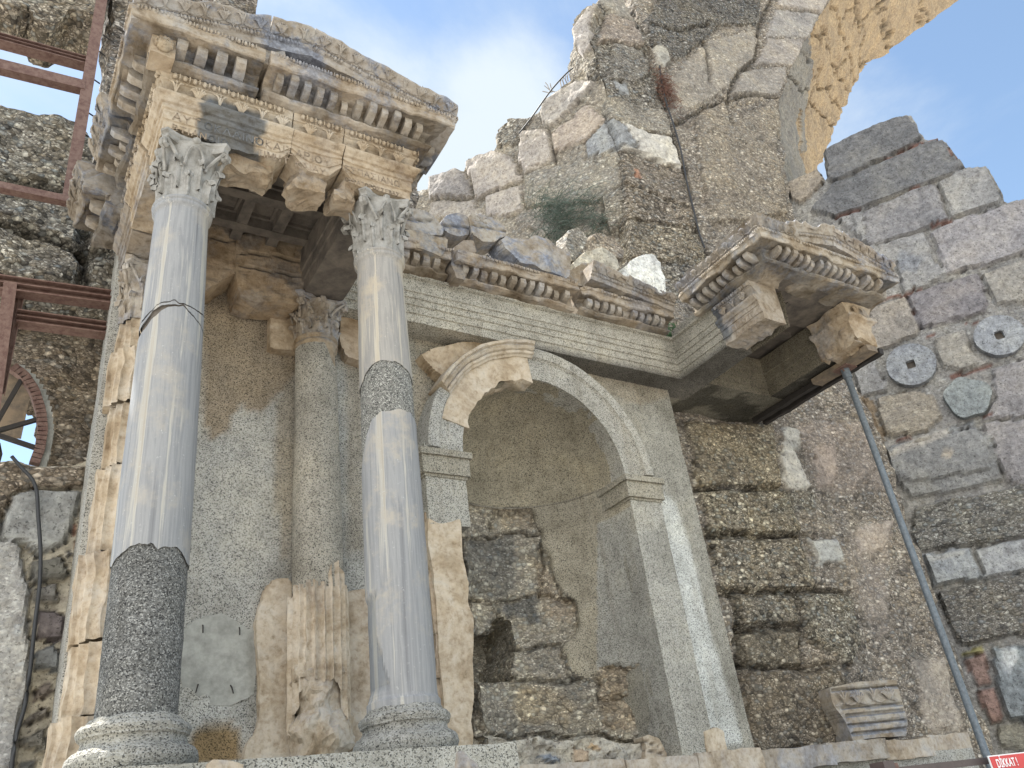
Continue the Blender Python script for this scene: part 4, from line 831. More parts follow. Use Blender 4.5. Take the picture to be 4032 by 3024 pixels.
# imposts and piers
for nm, x0, x1, lab in (('left', 4.67, 5.28, 'niche pier at the left, grey cast above an old cream lower part'), ('right', 8.11, 8.72, 'niche pier at the right, all of speckled grey cast')):
    p = thing('niche_pier', lab, 'pier', ((x0+x1)/2, 9.2, ZB), 'piers beside the niche')
    xi0, xi1 = (x0-.03, x1) if nm == 'left' else (x0, x1+.03)
    mb = MB(); mb.box(((x0+x1)/2, 9.21, 6.36), ((x1-x0)/2+.085, .25, .045), None, .06); mb.box(((x0+x1)/2, 9.22, 6.19), ((x1-x0)/2+.05, .22, .13), None, .07); mb.box(((x0+x1)/2, 9.225, 6.05), ((x1-x0)/2+.015, .19, .03), None, .07)
    if nm == 'right':
        mb.box((x0+.02, 9.6, 6.36), (.085, .4, .045), None, .06); mb.box((x0+.0, 9.6, 6.19), (.05, .4, .13), None, .07)
    bl('impost', mb, M_GRAN, p, (.004, 12, 1), tint=(.82, .78, .7, 1))
    mb = MB(); z0 = 5.36 if nm == 'left' else 2.35; mb.box(((x0+x1)/2, 9.23, (z0+6.04)/2), ((x1-x0)/2-.005, .178, (6.04-z0)/2), None, .08)
    bl('cast_pier', mb, M_GRAN, p, (.005, 8, 1), tint=(.95, .94, .91, 1))
    mb = MB(); mb.box(((x0+x1)/2, 9.23, (6.4+NZ+.05)/2), ((x1-x0)/2-.02, .178, .06), None, .1); bl('arch_foot', mb, M_GRAN, p, (.005, 8, 2), tint=(.95, .94, .91, 1))
    if nm == 'left':
        slab('limestone_pier', Frame((0, 9.06), 0), [(924, 1118), (945, 1130), (975, 1128), (992, 1122), (1000, 1200), (1012, 1260), (1009, 1300), (1020, 1330), (1024, 1500), (1018, 1560), (1024, 1590), (1022, 1660), (960, 1660), (962, 1570), (950, 1450), (944, 1340), (938, 1240), (925, 1180)], p, res=.035, depth=.33, base=(1.42, 1.34, 1.2), alpha=.15, lump=.03, mat_=M_LIME, seed=31, wobble=.3)
        mb = MB(); mb.box((4.78, 9.26, 4.0), (.13, .15, 1.52), None, .07); bl('limestone_return', mb, M_LIME, p, (.04, 4, 6), tint=(1.15, 1.05, .92, .3))
sl = thing('limestone_facing_slab', 'wedge shaped cream slab set above the left shoulder of the niche arch', 'stone slab', (5.3, 9.3, 8), 'limestone facing remains on the rear wall')
slab('slab_face', Frame((0, 9.2), 0), [(910, 765), (930, 752), (1000, 738), (1060, 742), (1090, 760), (1000, 800), (958, 812), (935, 800), (918, 780)], sl, res=.04, depth=.22, base=(1.32, 1.2, 1.02), alpha=.1, lump=.04, mat_=M_LIME, seed=35, wobble=.4)
# rubble footing in the niche
t = thing('rubble_footing', 'low uneven rubble and mortar footing across the bottom of the niche', 'rubble', (6.7, 9.3, 2.4))
slab('rubble_face', Frame((0, 9.3), 0), [(1020, 1600), (1060, 1592), (1110, 1598), (1160, 1590), (1230, 1602), (1300, 1600), (1350, 1612), (1400, 1600), (1430, 1620), (1440, 1700), (1010, 1700)], t, res=.03, depth=.5, base=(.42, .39, .34), alpha=.15, lump=.08, lsc=3.2, seed=41, inset=.04,
     blocks=[([(1078, 1612), (1110, 1605), (1118, 1622), (1085, 1628)], (.3, .27, .23), 0, .06), ([(1055, 1630), (1085, 1615), (1090, 1645), (1060, 1650)], (.36, .33, .28), 0, .07), ([(1150, 1602), (1195, 1605), (1198, 1622), (1160, 1620)], (.32, .29, .24), 0, .07), ([(1160, 1640), (1185, 1628), (1215, 1640), (1190, 1652)], (.2, .22, .25), 0, .05), ([(1235, 1620), (1270, 1625), (1268, 1652), (1238, 1650)], (.33, .26, .2), 0, .06), ([(1300, 1625), (1335, 1630), (1325, 1648), (1298, 1644)], (.25, .23, .2), 0, .06), ([(1270, 1605), (1295, 1612), (1290, 1622), (1268, 1618)], (.4, .3, .2), 0, .05)],
     holes=[([(1090, 1640), (1108, 1636), (1112, 1658), (1090, 1665)], .35)])
def fragment(name, label, cat, frame, pts, depth, tint, seed, parent_name='stone_body', res=.03, lump=.03, group=None, m=None, alpha=.2, **k):
    q = np.mean([frame.at(*p) for p in pts], 0); w = frame.pt(q[0], min(frame.at(*p)[1] for p in pts)); t_ = thing(name, label, cat, w, group)
    slab(parent_name, frame, pts, t_, res=res, depth=depth, base=tint, lump=lump, mat_=m, seed=seed, wobble=.4, alpha=alpha, **k); return t_
fr_ = Frame((0, 8.98), 0)
fragment('marble_fragment', 'small pale moulded scrap standing on the ledge at the niche right foot', 'stone fragment', Frame((0, 9.25), 0), [(1388, 1592), (1402, 1588), (1425, 1596), (1440, 1628), (1440, 1642), (1395, 1645), (1398, 1615)], .2, (1.3, 1.28, 1.22), 51, m=M_LIME, group='small marble scraps on the ledge', joints=[[(1392, 1604), (1425, 1608)], [(1395, 1622), (1430, 1626)]], jw=.02, jd=.03)
fragment('marble_fragment', 'small pale chipped scrap against the right niche pier with white stains', 'stone fragment', Frame((0, 9.02), 0), [(1523, 1578), (1550, 1572), (1565, 1580), (1575, 1625), (1532, 1632), (1526, 1600)], .12, (1.45, 1.42, 1.34), 52, m=M_LIME, group='small marble scraps on the ledge')
# ================================================================ entablature over niche and right aedicule beams
GP = [(0, ZE), (0, 8.56), (.022, 8.57), (.022, 8.69), (.044, 8.70), (.044, 8.80), (.066, 8.81), (.066, 8.9), (.085, 8.91), (.085, 8.945), (.062, 8.955), (.062, 9.14), (.11, 9.16), (.115, 9.2), (-.6, 9.2), (-.6, ZE)]
t = thing('niche_entablature', 'long grey cast beam with stepped bands above the niche, turning forward at the right', 'beam', (6.6, 9., ZE))
mb = MB(); sweep(mb, [(3.56, 9.0), (9.8, 9.0), (9.8, 7.86)], dens(GP, .09), .1); V = mb.V(); col = const(V, (1.02, .98, .9))
im = toimg(V); wv = 25*fbm(V, 2, 9, 4); i = (V[:, 2] < 8.425) & (V[:, 0] > 6.5+.4*wv/25); col[i, :3] = (.4, .38, .36); i = (V[:, 0] > 9.5) & (V[:, 1] < 8.96); col[i, :3] *= .82
build('cast_beam', mb, M_GRAN, t, (.004, 8, 3), col, V=V)
mb = MB(); mb.box((9.55, 8.45, 9.4), (.22, .55, .2), None, .1); 
# raised granite block behind right corner
mb = MB(); sweep(mb, [(9.84, 8.98), (9.84, 7.75)], dens([(.02, 9.2), (.02, 9.42), (-.5, 9.42), (-.5, 9.2)], .1), .1)
G_ = lambda P: P
bl('cast_upstand', mb, M_GRAN, t, (.006, 8, 3), tint=(.75, .74, .72, 1))
t = thing('cast_beam', 'dark undersides of the grey cast beams framing the open square of the right aedicule', 'beam', (11.2, 9, ZE))
IP = [(0, ZE), (0, 8.56), (-.022, 8.57), (-.022, 8.70), (-.044, 8.71), (-.044, 8.85), (-.07, 8.86), (-.07, 9.18)]
mb = MB()
sweep(mb, [(11.97, 7.2), (11.97, 8.95), (10.4, 8.95), (10.4, 7.0)][::-1], [(-o, z) for o, z in IP], .1, closed=False); 
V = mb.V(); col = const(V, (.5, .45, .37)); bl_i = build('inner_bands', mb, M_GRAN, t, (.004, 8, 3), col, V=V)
def soff(name, pts, z, z1, tint, sd, res=.1):
    P = np.array(pts, float); lo, hi = P.min(0), P.max(0); mb = MB()
    n = max(2, int((hi[0]-lo[0])/res)); k = max(2, int((hi[1]-lo[1])/res))
    mb.box(((lo[0]+hi[0])/2, (lo[1]+hi[1])/2, (z+z1)/2), ((hi[0]-lo[0])/2, (hi[1]-lo[1])/2, (z1-z)/2), None, res); V = mb.V(); col = const(V, tint)
    st = fbm(V*np.array([1, 1, .1]), 2.1, sd, 5); i = (st > .12); col[i, :3] = np.array(tint[:3])*.42
    return build(name, mb, M_GRAN, t, (.004, 6, sd), col, V=V)
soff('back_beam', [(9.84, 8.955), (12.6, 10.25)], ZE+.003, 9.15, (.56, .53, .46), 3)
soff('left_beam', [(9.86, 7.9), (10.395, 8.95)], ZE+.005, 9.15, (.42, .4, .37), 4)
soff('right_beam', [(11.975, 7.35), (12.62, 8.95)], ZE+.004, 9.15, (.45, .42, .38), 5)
mb = MB(); mb.box((11.2, 8.0, 9.28), (.95, 1.15, .04), None, .2); bl('coffer_panel', mb, M_COF, t, (.01, 3, 2))
mb = MB(); mb.box((11.2, 8.05, 9.2), (.6, .06, .06), None, .1); mb.box((10.9, 7.9, 9.19), (.05, .7, .06), None, .1); bl('coffer_rib', mb, M_COF, t, (.01, 4, 2))
mb = MB(); mb.box((12.35, 8.4, 8.36), (.06, 1.35, .05), None, .1); mb.box((12.55, 8.3, 8.34), (.05, 1.4, .06), None, .1); bl('rusted_bearer', mb, M_DARK, t, (.012, 5, 3))
gr = 'marble blocks of the right aedicule'
o = arch_block('inscribed marble block with leaf frieze set in the grey beam beside the prop', [(9.8, 7.87), (9.8, 6.98)], (1.0, .98, .95, 1), 23, gr, .04, thick=.5,
               grey=[[(1515, 655), (1540, 640), (1565, 700), (1590, 740), (1560, 745), (1535, 700)]])
stroke_text('NWAYTO', np.array([9.8-.0205, 7.62, 8.572]), np.array([0, -1., 0]), Zv, np.array([-1., 0, 0]), .085, o, M_LET)
stroke_text('ANOYETI', np.array([9.8-.0025, 7.62, 8.435]), np.array([0, -1., 0]), Zv, np.array([-1., 0, 0]), .075, o, M_LET)
o = thing('architrave_block', 'rough cream broken block jutting out at the front right corner of the right aedicule', 'carved block', (12.3, 7.2, 8.3), gr)
mb = MB(); sweep(mb, [(11.88, 7.62), (11.88, 6.88), (12.42, 6.88), (12.42, 7.5)], dens([(a, max(8.36, b)) for a, b in [(0, 8.36), (.0, 8.7), (.02, 8.8), (.1, 8.86), (.1, 8.92), (.03, 8.94), (.05, 9.06), (.08, 9.14), (-.34, 9.14), (-.34, 8.36)]], .06), .05, bend=ragbottom(.12, 5, 8.5))
bl('moulded_block', mb, M_LIME, o, (.03, 3.5, 6), tint=(1.12, 1.02, .88, 1))
mb = MB(); mb.box((12.15, 7.2, 8.7), (.25, .3, .3), None, .08); bl('broken_core', mb, M_LIME, o, (.06, 3, 9), tint=(1.05, .95, .82, 1))
f = MB()
for k, (q, tt, n_) in enumerate(along([(11.88, 6.88), (12.42, 6.88)], .06, .2)): palmette(f, np.array([q[0], q[1], 8.95]), tt, Zv, n_, .19, .16, k % 2)
bl('palmette_frieze', f, M_LIME, o, (.003, 30, 1), tint=(1.12, 1.02, .88, 1))
tR = cornice('long pediment top of the right aedicule with cream modillions and a grey weathered crest', [(9.8, 8.15), (9.8, 6.7), (12.28, 6.7), (12.28, 7.6)], (1.05, 1.02, .96, 1.3), 31, gr, sima=False, chip=.028, spacing=.165, wid=.09, back=-.3)
mb = MB(); sweep(mb, [(9.86, 8.2), (9.86, 6.75), (12.24, 6.75), (12.24, 7.7)], dens([(.0, 9.15), (.0, 9.2), (-.9, 9.2), (-.9, 9.15)], .12), .1); bl('slab_underside', mb, M_COF, tR, (.01, 3, 3))
rake(tR, 12.66, 9.46, 11.2, 9.80, YF, (1., 1., 1.02, 1.8), 35, jag=.1)
rake(tR, 9.9, 9.52, 11.2, 9.80, YF, (1., 1., 1., 1.6), 36, jag=.12, pal=False)
sb = [(9.8, 8.15), (9.8, YF+.0), (10.25, YF+.0)]
mb = MB(); sweep(mb, sb, dens([(.42, 9.5), (.46, 9.54), (.44, 9.56), (.47, 9.6), (.52, 9.72), (.55, 9.76), (.2, 9.78), (.2, 9.5)], .05), .05, bend=None); bl('side_crest', mb, M_LIME, tR, (.03, 4, 7), tint=(.9, .9, .9, 1))
f = MB()
for k, (q, tt, n_) in enumerate(along(sb, .49, .19)): palmette(f, np.array([q[0], q[1], 9.57]), tt, Zv*.93+n_*.36, (n_*.93-Zv*.3), .17, .16, k % 2, .011)
bl('palmette_band', f, M_LIME, tR, (.003, 30, 1), tint=(.9, .9, .9, 1))
mb = MB(); G = np.zeros((24, 6, 3))
for i, x in enumerate(np.linspace(10.1, 12.6, 24)):
    top = 9.8-(abs(x-11.2))*.22
    for j in range(6): G[i, j] = (x, YF-.1+.12*math.sin(j/5*3), 9.5+(top-9.48)*j/5)
mb.grid(G, flip=True); bl('tympanum', mb, M_LIME, tR, (.02, 3, 8), tint=(.95, .82, .66, 1))
mb = MB(); mb.box((11.2, 7.4, 9.5), (1.5, .5, .16), None, .12); mb.box((12.5, 6.9, 9.45), (.36, .3, .17), None, .07); bl('broken_top', mb, M_LIME, tR, (.06, 2.5, 5), tint=(.95, .95, .96, 1))
# cornice blocks over niche
grn = 'cornice blocks above the niche entablature'
def bx(u, v, Y): return float(onY(u, v, Y)[0])
xa, xb, xc_, xd = bx(880, 560, 8.75), bx(972, 560, 8.75), bx(1243, 640, 8.75), bx(1436, 680, 8.75)
cornice('short cornice block over the niche, hard against the right column capital', [(xa-.6, 9.0), (xb-.05, 9.0)], (.98, .92, .84, 1), 41, grn, z0=9.205, spacing=.17, wid=.1, chip=.04, sima=False, back=-.25, ov=.46)
cornice('longest cornice block over the niche with a beaded slope and thirteen modillions', [(xb+.02, 9.0), (xc_-.05, 9.0)], (.96, .9, .82, 1), 43, grn, z0=9.205, spacing=.17, wid=.1, chip=.03, sima=False, back=-.25, ov=.5)
tn = cornice('right cornice block over the niche, tucked in the corner by the cast beam', [(xc_+.05, 9.0), (xd+.08, 9.0)], (1.03, .97, .88, 1), 45, grn, z0=9.205, spacing=.16, wid=.1, chip=.03, sima=False, back=-.25, ov=.44)
rake(tn, xd+.05, 9.56, xc_+.25, 9.78, 9.0, (.95, .93, .9, 1), 46, yb=9.3, jag=.1, sz=.85)
tl = [o for o in scene.objects if o.get('label', '').startswith('longest cornice block')][0]
def crest(name, label, px_, Y, depth, tint, seed, lump=.06, joints=(), cat='carved block', m=None, group='loose blocks heaped above the niche', alpha=.2, res=.035, tilt=None):
    return fragment(name, label, cat, Frame((0, Y), tilt or 0), px_, depth, tint, seed, res=res, lump=lump, m=m or M_LIME, group=group, joints=joints, jw=.03, jd=.03, alpha=alpha if m else 1.7)
crest('sima_fragment', 'jagged blue grey carved crest standing on the longest niche cornice block', [(1085, 540), (1078, 520), (1090, 508), (1112, 512), (1140, 520), (1160, 512), (1178, 520), (1200, 535), (1228, 545), (1232, 580), (1228, 602), (1180, 590), (1120, 570)], 8.72, .45, (.95, .97, 1.0), 61, .07)
crest('sima_fragment', 'pale crest fragment with a shell ornament, left of the jagged grey crest', [(1012, 470), (1022, 462), (1035, 458), (1048, 468), (1066, 470), (1085, 480), (1095, 495), (1092, 512), (1070, 520), (1040, 522), (1018, 508)], 8.72, .35, (1., 1., .98), 62, .03, [[(1014, 488), (1094, 498)]])
pf = MB(); a = onY(1036, 482, 8.68); palmette(pf, a+np.array([0, -.04, -.02]), np.array([1., 0, 0]), Zv, np.array([0, -1., 0]), .22, .17, 0, .014); bl('shell_ornament', pf, M_LIME, [o for o in scene.objects if o.get('label', '').startswith('pale crest fragment')][0])
crest('sima_fragment', 'grey beaded crest fragment second from the right column, cracked from its neighbour', [(955, 478), (968, 462), (990, 460), (1010, 466), (1012, 508), (990, 510), (962, 500)], 8.75, .35, (.85, .87, .9), 63, .04, [[(958, 488), (1012, 494)]])
crest('sima_fragment', 'grey carved crest fragment beside the right column capital', [(872, 455), (890, 448), (915, 456), (935, 468), (960, 492), (955, 508), (930, 505), (870, 490)], 8.72, .4, (.85, .87, .9), 64, .04, [[(872, 470), (930, 478)]])
crest('sima_fragment', 'broken wavy cornice lip lying under the grey crest by the right column', [(870, 495), (905, 500), (940, 512), (968, 515), (966, 535), (950, 552), (920, 540), (870, 522)], 8.6, .35, (.9, .87, .8), 65, .04)
crest('sima_fragment', 'fallen dark lump wedged between the short and the longest niche cornice blocks', [(985, 530), (1000, 518), (1022, 520), (1030, 540), (1015, 570), (1005, 603), (985, 598), (975, 570)], 8.66, .3, (.7, .66, .62), 66, .05)
crest('rough_boulder', 'white topped boulder speckled with black above the right niche cornice', [(1345, 590), (1362, 565), (1382, 550), (1405, 552), (1425, 570), (1435, 600), (1440, 640), (1400, 640), (1350, 610)], 9.1, .5, (.62, .62, .6), 67, .08, cat='boulder', m=M_MAS, alpha=.1)
crest('rough_boulder', 'rounded lichen stained boulder heaped in the middle of the loose stones', [(1235, 570), (1260, 545), (1285, 538), (1310, 536), (1330, 550), (1340, 575), (1325, 590), (1290, 585), (1250, 590)], 9.2, .5, (.42, .39, .33), 68, .08, cat='boulder', m=M_MAS)
crest('rough_boulder', 'upright grey pebbly boulder on the left of the loose stones', [(1222, 530), (1228, 500), (1245, 493), (1258, 498), (1270, 515), (1262, 535), (1245, 560), (1228, 565)], 9.45, .4, (.34, .32, .29), 69, .07, cat='boulder', m=M_MAS, alpha=.8)
crest('rough_boulder', 'broad pebbly boulder behind the loose stones below the fern', [(1255, 530), (1285, 505), (1300, 498), (1330, 510), (1350, 540), (1340, 560), (1290, 550), (1250, 560)], 9.5, .5, (.33, .29, .25), 70, .08, cat='boulder', m=M_MAS, alpha=.8)
crest('rough_boulder', 'shattered rusty stained block leaning against the right niche cornice', [(1228, 580), (1260, 568), (1300, 580), (1340, 600), (1350, 625), (1300, 625), (1250, 615), (1232, 600)], 8.8, .3, (.9, .86, .78), 71, .07, cat='boulder')
# ================================================================ podium
grp_ = 'podium of the monument'
t = thing('podium', 'speckled cast podium edge under the columns with pale marble pieces let in', 'podium', (2.2, 8, 0))
mb = MB(); mb.box((2.15, 8.1, 1.2), (1.85, 1.62, 1.2), None, .15); bl('cast_podium', mb, M_GRAN, t, (.008, 4, 1), tint=(.9, .9, .88, 1))
slab('marble_edge', Frame((0, 6.47), 0), [(443, 1652), (458, 1640), (500, 1640), (528, 1645), (530, 1700), (445, 1700)], t, res=.03, depth=.3, base=(1.15, 1.1, 1.02), lump=.02, mat_=M_LIME, seed=81, wobble=.3)
slab('marble_edge', Frame((0, 6.47), 0), [(862, 1640), (880, 1630), (930, 1622), (1000, 1622), (1015, 1640), (1030, 1648), (1040, 1700), (850, 1700)], t, res=.03, depth=.5, base=(1.15, 1.1, 1.02), lump=.05, mat_=M_LIME, seed=82, wobble=.5)
t = thing('podium', 'long pale stone ledge at the foot of the niche and the rubble wall', 'podium', (9, 9.6, 0))
mb = MB(); xs = [4.0, 5.4, 7.1, 8.3, 9.5, 11.0, 12.4, 13.7, 14.9]
for i, (a, b) in enumerate(zip(xs[:-1], xs[1:])):
    mb = MB(); y = 9.0+.32*max(0, (a-9))/5; h = 2.41+(.03 if i % 2 else 0); mb.box(((a+b)/2, y+.6, h-.14), ((b-a)/2-.006, .62, .14), None, .07); bl('ledge_stone', mb, M_LIME, t, (.02, 4, i), tint=((1.25, 1.22, 1.17, .4) if i not in (4, 5) else (1.0, 1.02, 1.05, .8)))
mb = MB(); mb.box((9.4, 10.2, 1.1), (5.4, .95, 1.1), None, .3); bl('ledge_wall', mb, M_GRAN, t, (.01, 3, 1))
# ================================================================ rough masonry masses
zt3 = lambda p: [(877.7+x*.3307, y*.3307) for x, y in p]
zt5 = lambda p: [(1316.6+x*.2977, y*.2977) for x, y in p]
z4a = lambda p: [(1426.4+x*.3637, y*.3637) for x, y in p]
z4b = lambda p: [(1371.6+x*.3803, 411.5+y*.3803) for x, y in p]
z4c = lambda p: [(1481.2+x*.4378, 932.6+y*.4378) for x, y in p]
z1c = lambda p: [(x*.4049, 987.5+y*.4049) for x, y in p]
FW = Frame((9.8, 10.3), -6)
GB, TB, PK, GY, WHT = (.265, .25, .232), (.32, .295, .26), (.345, .312, .285), (.27, .275, .28), (.46, .435, .395)
t = thing('stone_pier', 'massive pebbly core pier rising behind the niche, split by a deep crack at its right', 'pier', (11, 10.4, 8.5))
slab('right_face', FW, [(1350, 660), (1357, 490), (1345, 400), (1334, 326), (1311, 261), (1304, 185), (1292, 140), (1272, 75), (1290, 6), (1312, -8), (1345, 6), (1368, 40), (1390, 62), (1396, 100), (1411, 160), (1430, 250), (1453, 330), (1472, 400), (1492, 480), (1522, 560), (1535, 660)], t, res=.07, depth=1.2, lump=.1, seed=101, base=GB,
     blocks=[(zt3([(1310, 790), (1290, 640), (1530, 700), (1720, 760), (1760, 930), (1430, 835)]), TB, .7, .1), (zt3([(1430, 845), (1700, 930), (1805, 1090), (1790, 1140), (1560, 1050), (1385, 985), (1312, 800)]), WHT, .05, .16), (zt3([(1180, 930), (1312, 790), (1400, 850), (1500, 1000), (1385, 985)]), GY, .2, .12),
             (zt3([(1382, 988), (1810, 1145), (1850, 1380), (1410, 1205)]), (.27, .24, .21), .9, .1), (zt3([(1412, 1210), (1850, 1385), (1900, 1530), (1440, 1430)]), (.27, .24, .21), 1, .1), (zt3([(1440, 1435), (1900, 1535), (1960, 1750), (1380, 1700)]), (.29, .26, .22), 1, .12),
             (zt3([(1300, 100), (1480, 160), (1540, 320), (1330, 280), (1230, 300)]), (.31, .27, .24), .6, .12), (zt3([(1230, 20), (1330, -40), (1420, 20), (1480, 150), (1300, 90)]), TB, .4, .1), (zt3([(1310, 480), (1400, 470), (1450, 630), (1380, 620)]), GY, 0, .06), (zt3([(1340, 290), (1540, 330), (1600, 480), (1500, 560), (1290, 540)]), GB, .9, .08), (zt3([(1475, 1110), (1515, 1110), (1525, 1195), (1485, 1180)]), (.34, .2, .14), 0, .05)])
slab('crack_fill', Frame((9.8, 10.3), -6, -.55), [(1380, -60), (1430, -60), (1440, 150), (1490, 330), (1540, 500), (1580, 680), (1500, 680), (1470, 500), (1425, 330), (1395, 150)], t, res=.12, depth=.5, lump=.15, seed=109, base=(.16, .14, .12), alpha=.8)  # dark backing added behind the crack, its deep shade put into the colour
cx, cz = FW.at(1334, 326); CP = FW.pt(cx, 0)
FL = Frame((CP[0], CP[1]), -60)
slab('left_face', FL, [(1362, 680), (1357, 490), (1345, 400), (1334, 326), (1311, 261), (1304, 185), (1292, 140), (1272, 75), (1292, 5), (1262, 20), (1240, 45), (1235, 65), (1243, 100), (1262, 122), (1240, 160), (1200, 205), (1170, 232), (1168, 240), (1128, 258), (1100, 262), (1077, 283), (1068, 300), (1070, 328), (1045, 338), (1010, 346), (1007, 372), (985, 370), (935, 376), (930, 384), (931, 412), (910, 410), (893, 415), (885, 440), (880, 680)], t, res=.075, depth=1.4, lump=.09, seed=103, base=(.33, .30, .26), alpha=.6,
     blocks=[(zt3([(885, 690), (1110, 530), (1250, 540), (1170, 660), (950, 840), (880, 810)]), (.36, .33, .3), .1, .14), (zt3([(950, 880), (1190, 690), (1310, 790), (1180, 940), (960, 1010)]), (.36, .31, .27), .2, .1), (zt3([(745, 860), (930, 840), (970, 1040), (770, 1145), (730, 1070)]), PK, .15, .14), (zt3([(1180, 945), (1312, 795), (1385, 985), (1245, 1085), (1195, 1040)]), GY, .1, .12),
             (zt3([(765, 1145), (1190, 1050), (1385, 995), (1415, 1205), (1250, 1330), (1000, 1345), (785, 1350)]), (.31, .29, .26), .6, .08), (zt3([(395, 1060), (580, 990), (700, 1035), (750, 1185), (690, 1220), (450, 1310)]), PK, .1, .16), (zt3([(158, 1160), (350, 1115), (395, 1140), (430, 1300), (170, 1315)]), (.27, .25, .24), .15, .16), (zt3([(520, 1290), (750, 1212), (785, 1370), (680, 1430), (530, 1425)]), PK, .1, .12), (zt3([(165, 1325), (440, 1310), (505, 1400), (490, 1460), (160, 1440)]), (.33, .3, .27), .2, .1),
             (zt3([(1285, 1300), (1420, 1215), (1440, 1435), (1350, 1535), (1290, 1440)]), (.29, .27, .24), .8, .12), (zt3([(1080, 200), (1190, 60), (1240, 10), (1195, 180), (1240, 270), (1160, 375), (1100, 290)]), (.37, .34, .32), .1, .12), (zt3([(1170, 440), (1340, 300), (1290, 540), (1180, 530)]), GB, 1, .1), (zt3([(790, 1360), (1280, 1340), (1290, 1500), (1000, 1600), (700, 1450)]), (.31, .28, .25), .5, .07), (zt3([(590, 880), (680, 800), (850, 745), (750, 860), (730, 940), (580, 970)]), GB, .9, .08)],
     joints=[zt3([(1110, 770), (1000, 830), (950, 890)]), zt3([(960, 1000), (975, 1050)])])
# gate pier with arch
t = thing('arched_gate_pier', 'huge cracked gate pier carrying the stump of a great arch over the right', 'arch', (14, 10, 0))
slab('pier_face', Frame((9.8, 10.3), -6, .12), [(1355, -90), (1368, 0), (1388, 50), (1402, 100), (1420, 165), (1440, 250), (1466, 330), (1486, 400), (1506, 480), (1545, 570), (1540, 640), (1420, 660), (1420, 830), (1590, 1700), (2165, 1700), (2140, 1620), (2070, 1430), (1980, 1170), (1900, 945), (1848, 835), (1800, 700), (1735, 520), (1716, 470), (1700, 380), (1688, 260), (1683, 215), (1708, 150), (1735, 92), (1770, 35), (1800, -10), (1850, -90)], t, res=.075, depth=1.0, lump=.1, seed=111, base=(.315, .285, .255), inset=.05, alpha=.85,
     blocks=[(zt5([(885, 700), (955, 515), (1290, 492), (1262, 600), (1220, 705)]), (.31, .285, .26), .4, .08), (zt5([(1050, 485), (1145, 282), (1405, 290), (1382, 490), (1310, 488)]), (.33, .3, .275), .35, .08), (zt5([(1130, 270), (1200, 80), (1520, 110), (1440, 285)]), (.33, .31, .295), .35, .08), (zt5([(1200, 70), (1230, -60), (1620, -60), (1530, 100)]), PK, .15, .1),
             (zt5([(590, 880), (820, 740), (870, 900), (1210, 725), (1225, 920), (1200, 1100), (1290, 1570), (760, 1640), (650, 1300), (620, 1000)]), (.31, .275, .235), .75, .12), (zt5([(480, 530), (700, 300), (1060, 215), (1050, 430), (930, 520), (860, 640), (640, 770), (450, 830), (400, 700)]), (.33, .30, .265), .5, .05), (zt5([(310, 350), (400, 345), (435, 470), (380, 540), (330, 480)]), (.36, .34, .3), .1, .12), (zt5([(240, 170), (420, -80), (1100, -80), (1080, 190), (800, 190), (480, 460), (300, 330)]), (.21, .2, .19), 1, .1),
             (z4c([(-10, -40), (420, -45), (465, 278), (52, 275)]), (.33, .29, .23), .9, .1), (z4c([(60, 288), (480, 288), (565, 505), (100, 508)]), (.35, .315, .255), 1, .1), (z4c([(108, 518), (565, 515), (650, 790), (158, 795)]), (.31, .28, .235), 1, .1), (z4c([(212, 805), (520, 800), (560, 955), (262, 965)]), (.30, .275, .235), 1, .1), (z4c([(530, 802), (800, 800), (860, 1060), (790, 1140), (590, 1030)]), (.29, .27, .235), 1, .1), (z4c([(240, 985), (560, 965), (600, 1150), (272, 1155)]), (.255, .225, .18), .8, .06), (z4c([(258, 1165), (720, 1168), (800, 1260), (700, 1570), (330, 1580)]), (.235, .205, .17), .9, .12),
             (z4c([(440, 110), (535, 100), (612, 290), (485, 292)]), WHT, .05, .08), (z4c([(470, -20), (560, -20), (560, 100), (470, 110)]), (.44, .42, .38), .05, .06), (z4c([(612, 520), (740, 530), (765, 640), (650, 655)]), (.38, .38, .37), .1, .07), (z4c([(625, 70), (740, 80), (740, 260), (660, 280)]), (.39, .33, .285), .15, .04), (z4c([(840, 470), (1030, 430), (990, 580), (860, 600)]), (.37, .325, .29), .3, .03), (z4c([(1100, 1130), (1280, 1120), (1360, 1480), (1210, 1480)]), (.37, .33, .29), .3, .03)],
     joints=[zt5([(1190, -40), (1170, 20), (1120, 120), (1090, 200), (1080, 300), (1060, 440), (940, 520), (900, 620), (870, 680), (875, 800), (880, 920)]), zt5([(490, 900), (600, 840), (700, 770), (860, 720)]), zt5([(900, 720), (1000, 700), (1220, 712)]), zt5([(300, 200), (480, 240), (700, 190)]), zt5([(690, 300), (720, 480), (730, 600)]), z4c([(40, 283), (250, 290), (475, 284)]), z4c([(95, 511), (350, 516), (640, 512)]), z4c([(150, 797), (480, 803), (820, 798)]), z4c([(250, 1158), (500, 1165), (790, 1160)]), z4c([(520, 800), (560, 960), (590, 1150)]), z4c([(212, 800), (262, 960), (268, 1150)]), z4c([(560, 515), (600, 650), (650, 790)]), z4c([(260, 975), (560, 968)]), zt5([(260, 330), (320, 520), (400, 760), (480, 1050), (560, 1250), (640, 1600)])], jw=.08, jd=.13,
     stains=[(z4c([(800, 480), (1040, 440), (1000, 700), (1010, 1000), (940, 1060), (860, 880), (780, 640)]), (.38, .33, .295), .3, .4), (z4c([(540, -60), (900, -60), (940, 60), (1000, 300), (760, 300), (640, 300), (560, 60)]), (.34, .285, .25), .35, .5), (z4c([(380, 420), (650, 400), (640, 280), (490, 290)]), (.26, .25, .22), 1, .6)])
